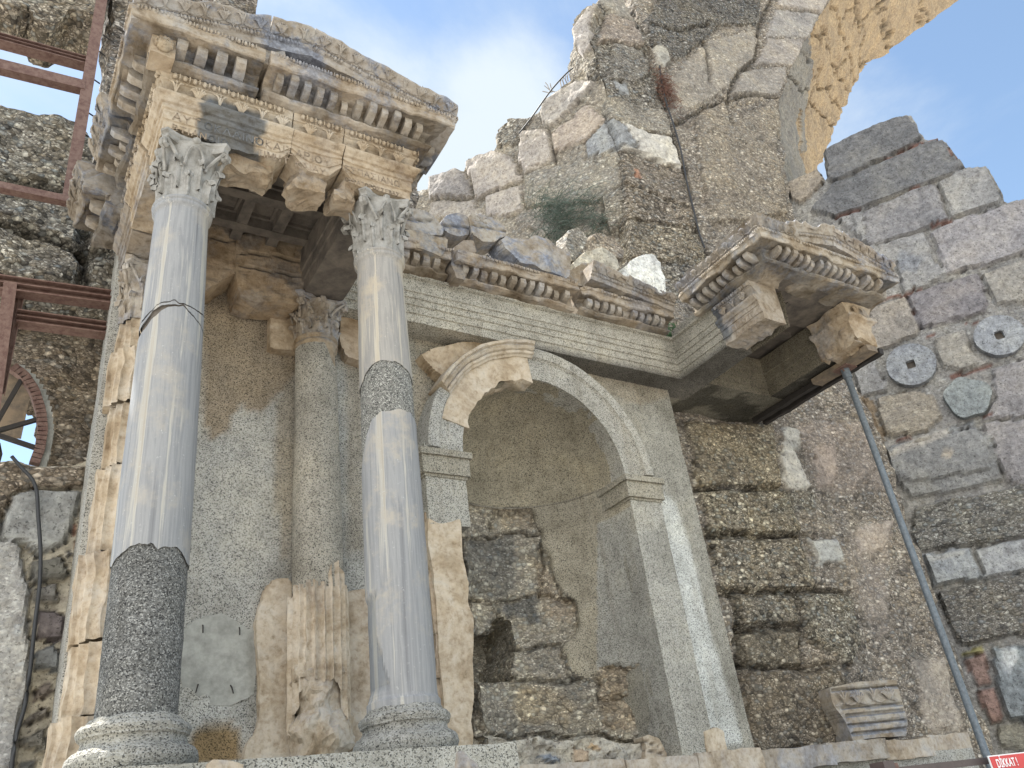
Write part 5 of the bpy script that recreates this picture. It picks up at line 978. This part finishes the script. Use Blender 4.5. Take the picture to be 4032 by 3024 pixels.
# soffit of the great arch: loft between its front and back edge
Ff = [(1704, 500), (1697, 470), (1684, 380), (1672, 300), (1667, 215), (1680, 180), (1696, 148), (1712, 110), (1736, 62), (1764, 20), (1799, -30), (1844, -90)]
Bb = [(1755, 430), (1758, 400), (1766, 370), (1785, 325), (1805, 268), (1828, 225), (1846, 195), (1862, 150), (1905, 118), (1950, 90), (2040, 18), (2170, -90)]
FB = Frame((9.8, 10.3), -6, -4.6); FA = Frame((9.8, 10.3), -6, .06)
def resamp(P, n):
    P = np.array(P, float); s = np.r_[0, np.cumsum(np.hypot(*np.diff(P, axis=0).T))]; q = np.linspace(0, s[-1], n); return np.stack([np.interp(q, s, P[:, 0]), np.interp(q, s, P[:, 1])], 1)
Fp = [(1704, 500), (1697, 470), (1684, 400), (1670, 300), (1667, 225), (1680, 180), (1700, 140), (1720, 95), (1750, 45), (1790, -10), (1830, -60), (1880, -120), (1960, -200), (2050, -280), (2200, -400)]
Bp = [(1755, 430), (1758, 400), (1766, 372), (1775, 350), (1785, 325), (1796, 290), (1806, 268), (1822, 235), (1838, 208), (1848, 185), (1862, 150), (1905, 118), (1990, 60), (2072, 0), (2220, -110)]
n, k = 190, 60; q_ = np.linspace(0, len(Fp)-1, n); A = np.stack([np.interp(q_, range(len(Fp)), [p[c] for p in Fp]) for c in (0, 1)], 1); B = np.stack([np.interp(q_, range(len(Bp)), [p[c] for p in Bp]) for c in (0, 1)], 1)
B += 2.5*np.stack([fbm(np.stack([q_, q_*0, q_*0], 1), 2.2, 5, 3), fbm(np.stack([q_, q_*0, q_*0], 1), 2.2, 6, 3)], 1)
G = np.zeros((n, k, 3))
for i in range(n):
    a = FA.pt(*FA.at(*A[i])); b = FB.pt(*FB.at(*B[i]))
    for j in range(k): G[i, j] = a+(b-a)*j/(k-1)
V = G.reshape(-1, 3); ii = np.repeat(np.arange(n), k)/n; jj = np.tile(np.arange(k), n)/k
nv = np.cross(G[1:, 1:]-G[:-1, :-1], G[1:, :-1]-G[:-1, 1:]).reshape(-1, 3).mean(0); nv /= np.linalg.norm(nv)
h = .12*fbm(V, .9, 5, 5, .55)+.02*fbm(V, 5, 8, 3)
col = const(V, (.37, .285, .195, .12))  # warm bounce light on the soffit is put into this colour
front = jj < .42+.12*fbm(V, 1.2, 9, 4)-.35*np.clip((ii-.38)*6, 0, 1)
col[front & (ii < .55), :3] = (.24, .225, .205); h[front & (ii < .5)] += .1  # lower front part painted greyer for its shade
for a_ in (.40, .49, .57, .65, .72, .79, .86, .93): w = np.clip(1-np.abs(ii-a_-.02*fbm(V, 1.5, 4, 3))/.006, 0, 1); h -= .2*w; col[:, :3] *= (1-.6*w)[:, None]
for b_, lo_, hi_ in ((.45, .34, .49), (.62, .49, .65), (.5, .72, .86), (.3, .65, .8)): w = np.clip(1-np.abs(jj-b_-.03*fbm(V, 1.2, 6, 3))/.012, 0, 1)*((ii > lo_) & (ii < hi_)); h -= .2*w; col[:, :3] *= (1-.5*w)[:, None]
edge = np.minimum(1, (1-jj)*12); V = V+nv*h[:, None]*np.minimum(1, jj*10)[:, None]
mb = MB(); mb.grid(V.reshape(n, k, 3)); build('arch_soffit', mb, M_MAS, t, None, col, V=V, label='underside of the great arch, warm bounce light in its colour')
# lit strip at the crack top: right wall
cr_ = FW.at(1780, 640); crp = Frame((9.8, 10.3), -6); XR0 = FW.pt(FW.at(1900, 945)[0]+.12, 0)
FR = Frame((XR0[0], XR0[1]), -57)
t = thing('block_wall', 'weathered ashlar wall of large grey and buff blocks rising at the right edge', 'wall', (17, 8.6, 0))
DG, LG, PU, BF = (.2, .197, .195), (.33, .32, .305), (.272, .262, .26), (.35, .325, .285)
RB = (.235, .14, .115)
slab('block_face', FR, [(1706, 470), (1690, 425), (1694, 405), (1730, 388), (1765, 368), (1782, 392), (1792, 398), (1778, 328), (1790, 318), (1855, 290), (1900, 268), (1960, 250), (1972, 252), (1985, 290), (1996, 308), (2028, 302), (2042, 308), (2065, 340), (2082, 368), (2128, 362), (2142, 378), (2165, 430), (2172, 442), (2212, 432), (2300, 470), (2400, 560), (2470, 700), (2470, 1720), (2090, 1720), (2075, 1660), (2010, 1450), (1930, 1170), (1850, 950), (1810, 850), (1740, 650), (1700, 540)], t, res=.065, depth=1.4, lump=.07, seed=121, tone=(.76, .775, .82), base=(.35, .335, .31), alpha=.3, inset=.05,
     blocks=[(z4a([(968, 895), (1300, 742), (1480, 688), (1562, 842), (1030, 1095), (1005, 1090)]), DG, .15, .14), (z4a([(885, 1265), (1030, 1100), (1570, 860), (1690, 845), (1815, 1012), (1640, 1080), (1480, 1135), (1130, 1272), (1040, 1305)]), DG, .15, .12), (z4a([(735, 1110), (930, 1010), (985, 1075), (955, 1110), (880, 1185), (830, 1220), (790, 1200)]), (.36, .31, .25), .2, .15),
             (z4a([(1645, 1090), (1815, 1015), (1940, 1000), (2030, 1180), (2010, 1222), (1732, 1305)]), LG, .1, .13), (z4a([(1130, 1290), (1480, 1148), (1600, 1098), (1640, 1110), (1720, 1310), (1590, 1362), (1215, 1490), (1160, 1380)]), PU, .1, .12), (z4a([(1740, 1315), (2030, 1232), (2070, 1215), (2300, 1150), (2300, 1480), (2160, 1512), (1700, 1642), (1605, 1385)]), (.34, .32, .315), .1, .12),
             (z4b([(1300, 350), (1640, 238), (1700, 400), (1778, 488), (1650, 552), (1520, 598), (1480, 430), (1310, 380)]), LG, .1, .1), (z4b([(1960, 478), (2210, 395), (2350, 360), (2350, 620), (2060, 660), (2020, 610)]), BF, .1, .11), (z4b([(1545, 605), (1790, 512), (1945, 472), (2010, 640), (1980, 690), (1640, 798), (1600, 750)]), (.27, .25, .25), .15, .11), (z4b([(1345, 665), (1535, 608), (1625, 805), (1610, 830), (1440, 898), (1270, 940), (1290, 870)]), (.38, .34, .29), .15, .1),
             (z4b([(1222, 992), (1370, 932), (1432, 1138), (1300, 1180), (1262, 1130)]), LG, .1, .12), (z4b([(1685, 842), (1880, 785), (1915, 900), (1950, 960), (2080, 985), (1830, 1035), (1735, 1000)]), BF, .15, .1), (z4b([(1375, 1185), (1580, 1130), (1700, 1170), (1740, 1300), (1660, 1370), (1440, 1400), (1385, 1290)]), (.37, .33, .27), .3, .1), (z4b([(2025, 1012), (2350, 930), (2350, 1280), (1955, 1305), (2035, 1200)]), (.33, .31, .3), .15, .1),
             (z4b([(1405, 1475), (1660, 1380), (1920, 1315), (2000, 1450), (2025, 1600), (1540, 1665), (1450, 1600)]), (.27, .27, .26), .1, .12), (z4b([(1965, 1318), (2350, 1290), (2350, 1700), (2130, 1665), (2010, 1480)]), (.33, .31, .3), .15, .1), (z4b([(1150, 170), (1300, 100), (1320, 330), (1240, 250)]), LG, .1, .08), (z4b([(1270, 1160), (1350, 1190), (1420, 1380), (1400, 1440), (1330, 1340)]), (.26, .2, .14), .2, .1),
             (z4c([(970, 100), (1430, -20), (1500, 20), (1565, 240), (1110, 338), (1035, 240)]), (.29, .285, .27), .1, .12), (z4c([(1130, 372), (1800, 240), (1800, 495), (1150, 600), (1110, 480)]), (.30, .29, .265), .85, .1), (z4c([(1168, 612), (1400, 568), (1458, 732), (1222, 768)]), (.36, .37, .37), .05, .13), (z4c([(1422, 572), (1800, 500), (1800, 672), (1472, 732)]), (.39, .39, .38), .05, .14), (z4c([(1232, 792), (1800, 685), (1800, 985), (1365, 1058), (1295, 950)]), (.29, .275, .25), .85, .1),
             (z4c([(1500, 1072), (1800, 1040), (1800, 1430), (1600, 1422), (1558, 1300)]), (.3, .32, .32), .05, .15), (z4c([(1372, 1112), (1472, 1092), (1522, 1250), (1440, 1270)]), (.32, .22, .18), .0, .08), (z4c([(1442, 1277), (1526, 1260), (1577, 1420), (1502, 1438)]), (.33, .22, .18), .0, .08), (z4c([(1525, 1452), (1800, 1430), (1800, 1600), (1540, 1565)]), (.3, .28, .23), .3, .08),
             (z4c([(1370, 1075), (1465, 1062), (1465, 1090), (1375, 1105)]), (.38, .34, .16), 0, .08)]
            +[(z4b(p), RB, 0, .05) for p in ([(1480, 1412), (1560, 1392), (1570, 1412), (1485, 1430)], [(1790, 1050), (1960, 1010), (2030, 985), (2030, 1005), (1900, 1040), (1795, 1072)], [(1960, 1280), (2040, 1245), (2045, 1262), (1965, 1296)], [(1350, 640), (1420, 612), (1640, 555), (1640, 568), (1430, 628), (1355, 655)], [(1650, 828), (1700, 815), (1705, 828), (1655, 850)], [(1880, 745), (1950, 720), (1955, 735), (1885, 758)], [(1710, 190), (1790, 172), (1795, 190), (1715, 215)], [(1560, 650), (1585, 700), (1600, 745), (1585, 740)], [(1910, 480), (1960, 462), (1962, 474), (1915, 490)])]
            +[(z4a(p), RB, 0, .05) for p in ([(1330, 950), (1440, 905), (1560, 850), (1565, 866), (1440, 925), (1345, 965)], [(1040, 1300), (1215, 1240), (1220, 1250), (1045, 1312)], [(1570, 858), (1650, 828), (1690, 840), (1600, 866)], [(1690, 870), (1760, 940), (1775, 965), (1710, 920)], [(1600, 1345), (1740, 1310), (1742, 1325), (1605, 1362)], [(1480, 1135), (1540, 1112), (1545, 1125), (1485, 1145)])],
     stains=[(z4b([(1640, 1370), (1800, 1330), (1790, 1400), (1660, 1450), (1560, 1480), (1420, 1540), (1405, 1490)]), (.52, .47, .39), .0, .75), (z4b([(1730, 1480), (1800, 1465), (1835, 1500), (1800, 1535), (1735, 1520)]), (.56, .48, .37), 0, .9), (z4c([(1545, 1060), (1640, 1060), (1660, 1130), (1590, 1210), (1550, 1150)]), (.62, .63, .62), 0, .9), (z4b([(1500, 320), (1640, 380), (1620, 470), (1500, 470), (1470, 400)]), (.24, .25, .27), .1, .7), (z4c([(1160, 610), (1380, 575), (1400, 600), (1250, 650), (1180, 640)]), (.55, .53, .47), 0, .7)])
for lab, c_, rx, ry, tint, hol, sd in (('lower grey column drum set end on in the wall, with a square socket', (1568, 985), 150, 126, (.29, .30, .315), True, 1), ('upper grey column drum set end on in the wall near the right edge', (2070, 820), 148, 128, (.31, .32, .335), True, 2), ('greenish chipped column drum set in the wall, lowest and without a socket', (1888, 1172), 150, 112, (.275, .295, .29), False, 3)):
    cu, cv_ = z4b([c_])[0]; a = FR.at(cu, cv_); e1 = FR.at(*z4b([(c_[0]+rx, c_[1])])[0]); e2 = FR.at(*z4b([(c_[0], c_[1]-ry)])[0]); r = (abs(e2[1]-a[1])+np.hypot(*(e1-a)))/2
    FD = Frame((XR0[0], XR0[1]), -57, .17); aa = FD.at(cu, cv_)
    pts = [(aa[0]+r*.97*math.cos(q)*(1+(.1*math.sin(q*3+1) if sd == 3 else 0)), aa[1]+r*.97*math.sin(q)*(1+(.08*math.sin(q*5) if sd == 3 else 0))) for q in np.linspace(0, 2*math.pi, 41)[:-1]]
    w = FD.pt(aa[0], aa[1]-r); t = thing('column_drum', lab, 'column drum', w, 'column drums reused as wall blocks')
    cuts = [[(aa[0]+x*.09, aa[1]+z*.1) for x, z in ((-1, -1), (1, -1), (1, 1), (-1, 1))]] if hol else []
    slab('drum', FD, pts, t, res=.035, depth=.3, base=tint, alpha=.0, tone=(.78, .79, .82), lump=.012, seed=130+sd, px=False, wobble=.1, cuts=cuts)
    if hol: mb = MB(); mb.box(FD.pt(aa[0], aa[1], -.13), (.13, .02, .13), (FD.U, FD.n, Zv)); bl('socket', mb, M_COF, t)
# wall behind the left aedicule
t = thing('core_wall', 'pebbly core wall towering behind the left aedicule', 'wall', (2, 10.4, 0))
slab('wall_face', Frame((0, 10.25), 0), [(240, -90), (247, 0), (246, 60), (237, 150), (226, 220), (217, 285), (205, 330), (192, 380), (190, 450), (250, 620), (900, 640), (900, 400), (560, 260), (540, 120), (555, 95), (553, 30), (556, -90)], t, res=.09, depth=1.2, lump=.12, seed=141, base=(.28, .255, .235), alpha=1)
# left walls
t = thing('pebble_wall', 'dark pebbly conglomerate wall at the left edge, pierced by openings', 'wall', (0, 10.3, 0))
LW = Frame((0, 10.05), 0)
slab('lintel_mass', LW, [(-60, -90), (-60, 0), (0, 3), (18, 12), (39, 20), (50, 6), (55, 14), (71, 30), (89, 40), (119, 45), (133, 33), (143, 18), (170, 28), (208, 42), (216, 20), (232, -20), (240, -90)], t, res=.06, depth=.9, lump=.09, seed=151, base=(.3, .27, .23), alpha=1)
slab('band_mass', LW, [(-70, 215), (0, 226), (30, 235), (77, 253), (119, 253), (167, 266), (196, 300), (205, 330), (215, 420), (262, 520), (258, 640), (240, 622), (150, 604), (80, 600), (0, 592), (-70, 590)], t, res=.05, depth=1.2, lump=.1, seed=152, base=(.31, .295, .27), alpha=1, joints=[[(-60, 365), (60, 385), (140, 395)], [(-60, 465), (90, 500), (150, 520), (230, 545)], [(185, 480), (182, 600)]], jw=.12, jd=.25)
slab('recessed_mass', Frame((0, 11.0), 0), [(-10, 770), (25, 700), (120, 690), (260, 720), (260, 1060), (60, 1060), (95, 1000), (102, 930), (90, 860), (60, 810), (20, 785)], t, res=.06, depth=.8, lump=.1, seed=153, base=(.29, .25, .21), alpha=.9)
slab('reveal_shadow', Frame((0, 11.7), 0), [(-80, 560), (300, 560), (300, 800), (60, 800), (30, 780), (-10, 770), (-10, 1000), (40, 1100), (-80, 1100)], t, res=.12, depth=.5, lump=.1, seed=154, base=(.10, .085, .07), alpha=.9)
MO = (.42, .38, .31)
slab('mortared_stones', LW, [(-70, 1010), (20, 1002), (110, 1000), (206, 1004), (200, 1080), (170, 1250), (140, 1420), (118, 1560), (110, 1720), (-70, 1720)], t, res=.035, depth=1.1, lump=.05, seed=155, base=MO, alpha=.05, inset=.06,
     blocks=[(z1c([(60, 195), (250, 190), (430, 200), (420, 300), (330, 480), (200, 540), (120, 480), (0, 445)]), (.29, .29, .28), .1, .12), (z1c([(-150, 30), (60, 45), (470, 55), (450, 185), (60, 185), (0, 430), (-150, 430)]), (.27, .23, .19), .9, .1),
             (z1c([(-150, 440), (0, 448), (60, 450), (120, 500), (125, 640), (160, 750), (150, 1000), (150, 1250), (90, 1500), (60, 1700), (-150, 1700)]), (.34, .335, .33), .35, .2)]
            +[(z1c(p), c, 0, .12) for p, c in (([(160, 570), (320, 535), (375, 640), (350, 680), (150, 680)], (.15, .145, .13)), ([(165, 700), (320, 690), (322, 790), (190, 800)], (.2, .19, .175)), ([(190, 840), (300, 820), (357, 855), (350, 1000), (190, 990)], (.15, .13, .13)), ([(160, 1060), (280, 1008), (322, 1070), (310, 1175), (160, 1140)], (.14, .145, .15)), ([(180, 1240), (240, 1200), (275, 1260), (160, 1320)], (.2, .17, .15)), ([(120, 1420), (250, 1320), (270, 1380), (110, 1450)], (.19, .17, .15)), ([(100, 1500), (230, 1440), (250, 1590), (140, 1550)], (.16, .15, .13)), ([(100, 1620), (180, 1600), (200, 1700), (80, 1700)], (.17, .17, .16)), ([(340, 510), (370, 500), (385, 535), (350, 552)], (.15, .145, .14)), ([(385, 410), (405, 405), (400, 490), (380, 485)], (.34, .19, .13)), ([(385, 370), (405, 365), (405, 400), (385, 402)], (.34, .19, .13)))])
# ================================================================ steelwork at the left
def bar(parent, name, P, Q, w, d, m, flange=True):
    P = np.array(P, float); Q = np.array(Q, float); T = Q-P; L = np.linalg.norm(T); T /= L; A = np.cross(T, [0, 1., 0]); A /= np.linalg.norm(A); Bv = np.cross(T, A); c = (P+Q)/2; mb = MB()
    if flange:
        mb.box(c, (L/2, w*.08, d), (T, A, Bv)); mb.box(c+A*w*.92, (L/2, w*.09, d*1.0), (T, A, Bv)); mb.box(c-A*w*.92, (L/2, w*.09, d*1.0), (T, A, Bv)); mb.box(c+Bv*d*0, (L/2, w*.9, d*.12), (T, A, Bv))
    else: mb.box(c, (L/2, w, d), (T, A, Bv))
    return bl(name, mb, m, parent, (.001, 8, 1))
t = thing('steel_shoring', 'upper rusty steel frame propping the broken wall, open to the sky', 'steel frame', (.2, 9.6, 6.5), 'rusty steel props in the left openings')
Y = 9.62
bar(t, 'post', onY(226, -40, Y), onY(146, 440, Y), .075, .06, M_RUST, False)
bar(t, 'crossbar', onY(-60, 72, Y+.05), onY(192, 140, Y+.05), .07, .09, M_RUST); bar(t, 'crossbar', onY(-60, 130, Y), onY(182, 190, Y), .085, .07, M_RUST, False)
bar(t, 'sill_bar', onY(-60, 392, Y), onY(152, 436, Y), .05, .06, M_RUST, False)
for (u, v) in ((222, 75), (212, 110), (200, 170), (185, 240), (175, 285)):
    mb = MB(); a = onY(u, v, Y-.03); mb.tube([a, a+np.array([.1, .05, 0])], .012, 5); bl('bolt', mb, M_DARK, t)
t = thing('steel_shoring', 'lower rusty steel frame of posts and doubled beams in the dark window opening', 'steel frame', (0, 9.8, 5.5), 'rusty steel props in the left openings')
Y = 9.75
bar(t, 'beam', onY(-60, 608, Y), onY(238, 648, Y), .10, .09, M_RUST); bar(t, 'beam', onY(35, 688, Y+.1), onY(228, 714, Y+.1), .085, .09, M_RUST)
bar(t, 'post', onY(22, 615, Y-.02), onY(-32, 1000, Y-.02), .07, .07, M_RUST, False); bar(t, 'post', onY(42, 640, Y+.12), onY(0, 850, Y+.12), .05, .05, M_RUST)
t = thing('arched_window_frame', 'rusty curved steel window frame with radiating bars, low at the left edge', 'window frame', (-.2, 10.4, 5), None)
Y = 10.4; pts = [(28, 795), (52, 812), (74, 845), (88, 890), (92, 930), (86, 970), (74, 1002)]; W = [onY(u, v, Y) for u, v in pts]; P = resamp([(p[0], p[2]) for p in W], 24); mb = MB()
for a, b in zip(P[:-1], P[1:]):
    A = np.array([a[0], Y, a[1]]); B = np.array([b[0], Y, b[1]]); T = (B-A); L = np.linalg.norm(T); T /= L; S_ = np.cross(T, [0, 1., 0]); mb.box((A+B)/2-S_*0, (L/2+.004, .055, .05), (T, S_, np.array([0, 1., 0])))
bl('curved_rim', mb, M_RUST, t)
for q in ((85, 905), (78, 968), (45, 822)):
    bar(t, 'radial_bar', onY(-20, 935, Y+.02), onY(*q, Y+.02), .025, .025, M_DARK, False)
mb = MB(); A = resamp([(p[0]+.09, p[2]+.03) for p in W], 18)
for i, a in enumerate(A): mb.box((a[0], Y+.1, a[1]), (.035, .08, .042))
t2 = thing('brick_surround', 'curved row of small grey bricks edging the rusty window frame', 'brickwork', (0, 10.5, 5)); bl('brick_row', mb, M_CEM, t2, (.01, 8, 1))
mb = MB(); a = onY(30, 880, 11.2); mb.box((a[0]-.1, 11.25, a[2]+.1), (.25, .04, .5), None, .1); t2 = thing('interior_dark_panel', 'brown boards seen through the rusty arched window', 'panel', a); bl('dark_panel', mb, M_TIMB, t2, (.01, 4, 1))  # brown panel added to stand for the darkness inside the window
# ================================================================ prop
base = np.array([12.42, 7.6, 0.]); hd = onZ(1822, 790, 8.34)
t = thing('steel_prop', 'long blue grey steel pole propping the right aedicule', 'prop', (hd[0], hd[1], 0))
mb = MB(); mb.tube([(hd[0], hd[1], 0), (hd[0], hd[1], 3), (hd[0], hd[1], 6), (hd[0], hd[1], 8.22)], .055, 20); bl('pole', mb, M_STEEL, t, smooth=True)
mb = MB(); mb.tube([(hd[0], hd[1], 8.08), (hd[0], hd[1], 8.26)], .075, 20); bl('collar', mb, M_STEEL, t)
mb = MB(); mb.box((hd[0], hd[1], 8.27), (.15, .15, .012)); mb.tube([(hd[0]-.06, hd[1], 8.27), (hd[0]-.06, hd[1]-.02, 8.2)], .02, 8); bl('head_plate', mb, M_RUST, t)
mb = MB(); mb.box((hd[0], hd[1]-.0, 8.335), (.13, .62, .052), None, .08); bl('timber_pad', mb, M_TIMB, t, (.008, 6, 2))
# ================================================================ carved fragment, plinth stones
FF = Frame((12.9, 9.25), -12)
t = fragment('carved_fragment', 'tilted carved marble block with leaf frieze standing on the ledge by the prop', 'carved block', FF, [(1793, 1484), (1855, 1472), (1938, 1470), (1945, 1500), (1960, 1560), (1958, 1590), (1905, 1592), (1842, 1602), (1825, 1560), (1800, 1520)], .55, (1.0, 1.0, .98), 201, m=M_LIME, lump=.015, joints=[[(1800, 1492), (1935, 1482)], [(1820, 1530), (1948, 1520)], [(1826, 1542), (1950, 1530)], [(1832, 1565), (1956, 1552)], [(1838, 1582), (1958, 1572)]], jw=.03, jd=.04, res=.03) if False else None
def fragment2():
    t = thing('carved_fragment', 'tilted carved marble block with leaf frieze standing on the ledge by the prop', 'carved block', FF.pt(*FF.at(1880, 1595)))
    slab('stone_body', FF, [(1793, 1484), (1855, 1472), (1938, 1470), (1945, 1500), (1960, 1560), (1958, 1590), (1905, 1592), (1842, 1602), (1825, 1560), (1800, 1520)], t, res=.025, depth=.55, base=(1.02, 1.02, 1.0), lump=.012, mat_=M_LIME, seed=201, wobble=.3, joints=[[(1800, 1492), (1940, 1482)], [(1820, 1530), (1948, 1520)], [(1828, 1546), (1952, 1535)], [(1832, 1566), (1956, 1554)], [(1840, 1584), (1958, 1573)]], jw=.03, jd=.045)
    f = MB()
    for i, (u, v) in enumerate(((1822, 1524), (1852, 1522), (1885, 1518), (1918, 1514))):
        a = FF.pt(*FF.at(u, v), .02); palmette(f, a, FF.U, Zv, FF.n, .34, .24, 0 if i % 2 else 1, .016)
    bl('leaf_frieze', f, M_LIME, t, (.003, 20, 1))
fragment2()
# ================================================================ cables
def cable(label, pts, fr, r=.014, name='cable'):
    P = [fr.pt(*fr.at(u, v), .22) for u, v in pts]; A = np.array(P); s = np.linspace(0, 1, len(A)); q = np.linspace(0, 1, len(A)*4); Q = np.stack([np.interp(q, s, A[:, k]) for k in range(3)], 1)
    for _ in range(3): Q[1:-1] = (Q[:-2]+2*Q[1:-1]+Q[2:])/4
    mb = MB(); mb.tube(Q, r, 6); o = bl(name, mb, M_CABLE, smooth=True); setp(o, label, 'cable')
cable('thick black cable hanging down the mortared stones at the left edge', [(22, 1003), (45, 1030), (66, 1050), (76, 1075), (78, 1130), (84, 1200), (82, 1280), (72, 1350), (62, 1450), (50, 1540), (28, 1600), (20, 1680)], LW, .02)
cable('thin black cable dangling down the cracked pier to the right aedicule', [(1412, 110), (1416, 180), (1428, 235), (1445, 285), (1462, 345), (1470, 400), (1480, 440), (1492, 490), (1500, 525), (1510, 548)], FW, .02)
cable('black cable lying along the broken left crest of the core pier', [(1130, 300), (1160, 262), (1175, 240), (1200, 205), (1230, 172), (1245, 160)], Frame((CP[0], CP[1]), -60, .1), .02)
# ================================================================ plants
def bush(label, c, r, n, L, m, seed, name='shrub', droop=.5, cat='plant', wdt=.006, fr=None):
    rg = np.random.RandomState(seed); mb = MB(); t = thing(name, label, cat, c)
    for i in range(n):
        o = np.array(c)+rg.normal(0, 1, 3)*np.array(r); d = rg.normal(0, 1, 3); d[1] = -abs(d[1])*.6; d[2] = d[2]*.7+.25; d /= np.linalg.norm(d); l = L*rg.uniform(.4, 1.1); P = []
        for k in range(5): f = k/4; P.append(o+d*l*f+np.array([0, 0, -droop*l*f*f]))
        P = np.array(P); w = np.cross(d, [0, 1, 0]); w /= np.linalg.norm(w)+1e-6; ww = wdt*np.array([1, 1.1, .9, .6, .15])
        A = np.stack([P-w*ww[:, None], P+w*ww[:, None]], 1); mb.grid(A)
    bl('foliage', mb, m, t); return t
FLo = Frame((CP[0], CP[1]), -60, .15)
a = FLo.pt(*FLo.at(1205, 465)); b = FLo.pt(*FLo.at(1270, 455))
tb = bush('feathery dark green bush growing out of the core pier above the niche', a, (.36, .2, .28), 620, .75, M_FERN, 3, wdt=.005)
mb2 = None
rg = np.random.RandomState(9); mb = MB()
for q, n_, r_ in ((FLo.pt(*FLo.at(1262, 450)), 330, (.25, .2, .24)), (FLo.pt(*FLo.at(1215, 500)), 260, (.28, .2, .16)), (FLo.pt(*FLo.at(1290, 480)), 200, (.14, .1, .26))):
    for i in range(n_):
        o = q+rg.normal(0, 1, 3)*np.array(r_); d = rg.normal(0, 1, 3); d[2] = d[2]*.6+.2; d /= np.linalg.norm(d); l = .5*rg.uniform(.4, 1.1); P = np.array([o+d*l*f+np.array([0, 0, -.5*l*f*f]) for f in np.linspace(0, 1, 4)])
        w = np.cross(d, [0, 1, 0]); w /= np.linalg.norm(w)+1e-6; ww = .006*np.array([1, 1, .7, .2]); mb.grid(np.stack([P-w*ww[:, None], P+w*ww[:, None]], 1))
bl('lower_foliage', mb, M_FERN, tb)
bush('rust brown dried weed hanging in the deep crack of the pier', FW.pt(*FW.at(1428, 205), .2), (.14, .08, .32), 700, .25, M_DRY, 5, 'dried_weed', .8)
bush('small bright green plant sprouting beside the cast corner of the niche beam', np.array([10.0, 9.3, 9.55]), (.16, .1, .14), 260, .14, M_LEAF, 6, 'small_plant', .3, wdt=.016)
def twig(label, fr, segs, r=.012, name='bare_twig'):
    mb = MB()
    for s_ in segs: mb.tube([fr.pt(*fr.at(u, v), .05) for u, v in s_], r, 4)
    o = bl(name, mb, M_TWIG); setp(o, label, 'twig')
twig('bare forked twig sticking out left from the broken crest of the core pier', FL, [[(1203, 202), (1190, 198), (1178, 188)], [(1190, 198), (1184, 186), (1180, 181)], [(1198, 200), (1188, 203), (1174, 200)], [(1194, 198), (1190, 183)]])
tw = [[(1214+i*5+(i % 3), 190-i*4), (1212+i*5, 180-i*4), (1214+i*5, 174-i*4)] for i in range(8)]
twig('row of short dry stalks bristling on the crest of the core pier', FL, tw, .014, 'dry_stalks')
# ================================================================ rail and sign in front
Yr = 5.0
a = onY(1885, 1652, Yr); b = onY(2290, 1624, Yr)
t = thing('metal_railing', 'brown painted handrail with a square post, bottom right', 'railing', (a[0], Yr, 0))
z = (a[2]+b[2])/2
zr = a[2]-.0
bar(t, 'top_rail', np.array([a[0]-1.2, Yr, 1.80]), np.array([10.5, Yr, 1.80]), .028, .028, M_BROWN, False)
px_ = onY(1893, 1640, Yr); mb = MB(); mb.box((px_[0]+.05, Yr, .94), (.07, .07, .94)); bl('post', mb, M_BROWN, t); mb = MB(); mb.box((px_[0]+.15, Yr, .93), (.03, .06, .93)); bl('post_edge', mb, M_RUST, t)
zt = toimg(np.array([[8.2, Yr, 1.80], [6.6, Yr, 1.8], [8.2, Yr, 1.7]]))
Ys = 4.9; q = onY(2133, 1633, Ys); t = thing('warning_sign', 'red sign with white border and lettering, hung on the railing', 'sign', (q[0], Ys, q[2]-.5))
SW, SHh = .62, .42
mb = MB(); mb.box((q[0]+SW/2, Ys, q[2]-SHh/2), (SW/2, .006, SHh/2)); bl('sign_plate', mb, M_WHITE, t); mb = MB(); mb.box((q[0]+SW/2, Ys-.008, q[2]-SHh/2), (SW/2-.01, .003, SHh/2-.01)); bl('red_field', mb, M_RED, t)
def fonttext(s, size, loc, parent, m, thick=.0015, sx=1.):
    cu = bpy.data.curves.new('txt', 'FONT'); cu.body = s; cu.size = size; cu.extrude = thick; cu.offset = size*.012; tmp = bpy.data.objects.new('txt', cu); scene.collection.objects.link(tmp)
    bpy.context.view_layer.update(); me = bpy.data.meshes.new_from_object(tmp.evaluated_get(bpy.context.evaluated_depsgraph_get())); bpy.data.objects.remove(tmp)
    V = np.array([v.co[:] for v in me.vertices]); W_ = np.stack([loc[0]+V[:, 0]*sx, loc[1]-V[:, 2], loc[2]+V[:, 1]], 1); mb = MB(); mb.add(W_, [tuple(p.vertices) for p in me.polygons]); return bl('lettering', mb, m, parent)
fonttext('DİKKAT !', .1, (q[0]+.075, Ys-.014, q[2]-.105), t, M_WHITE, sx=.8)
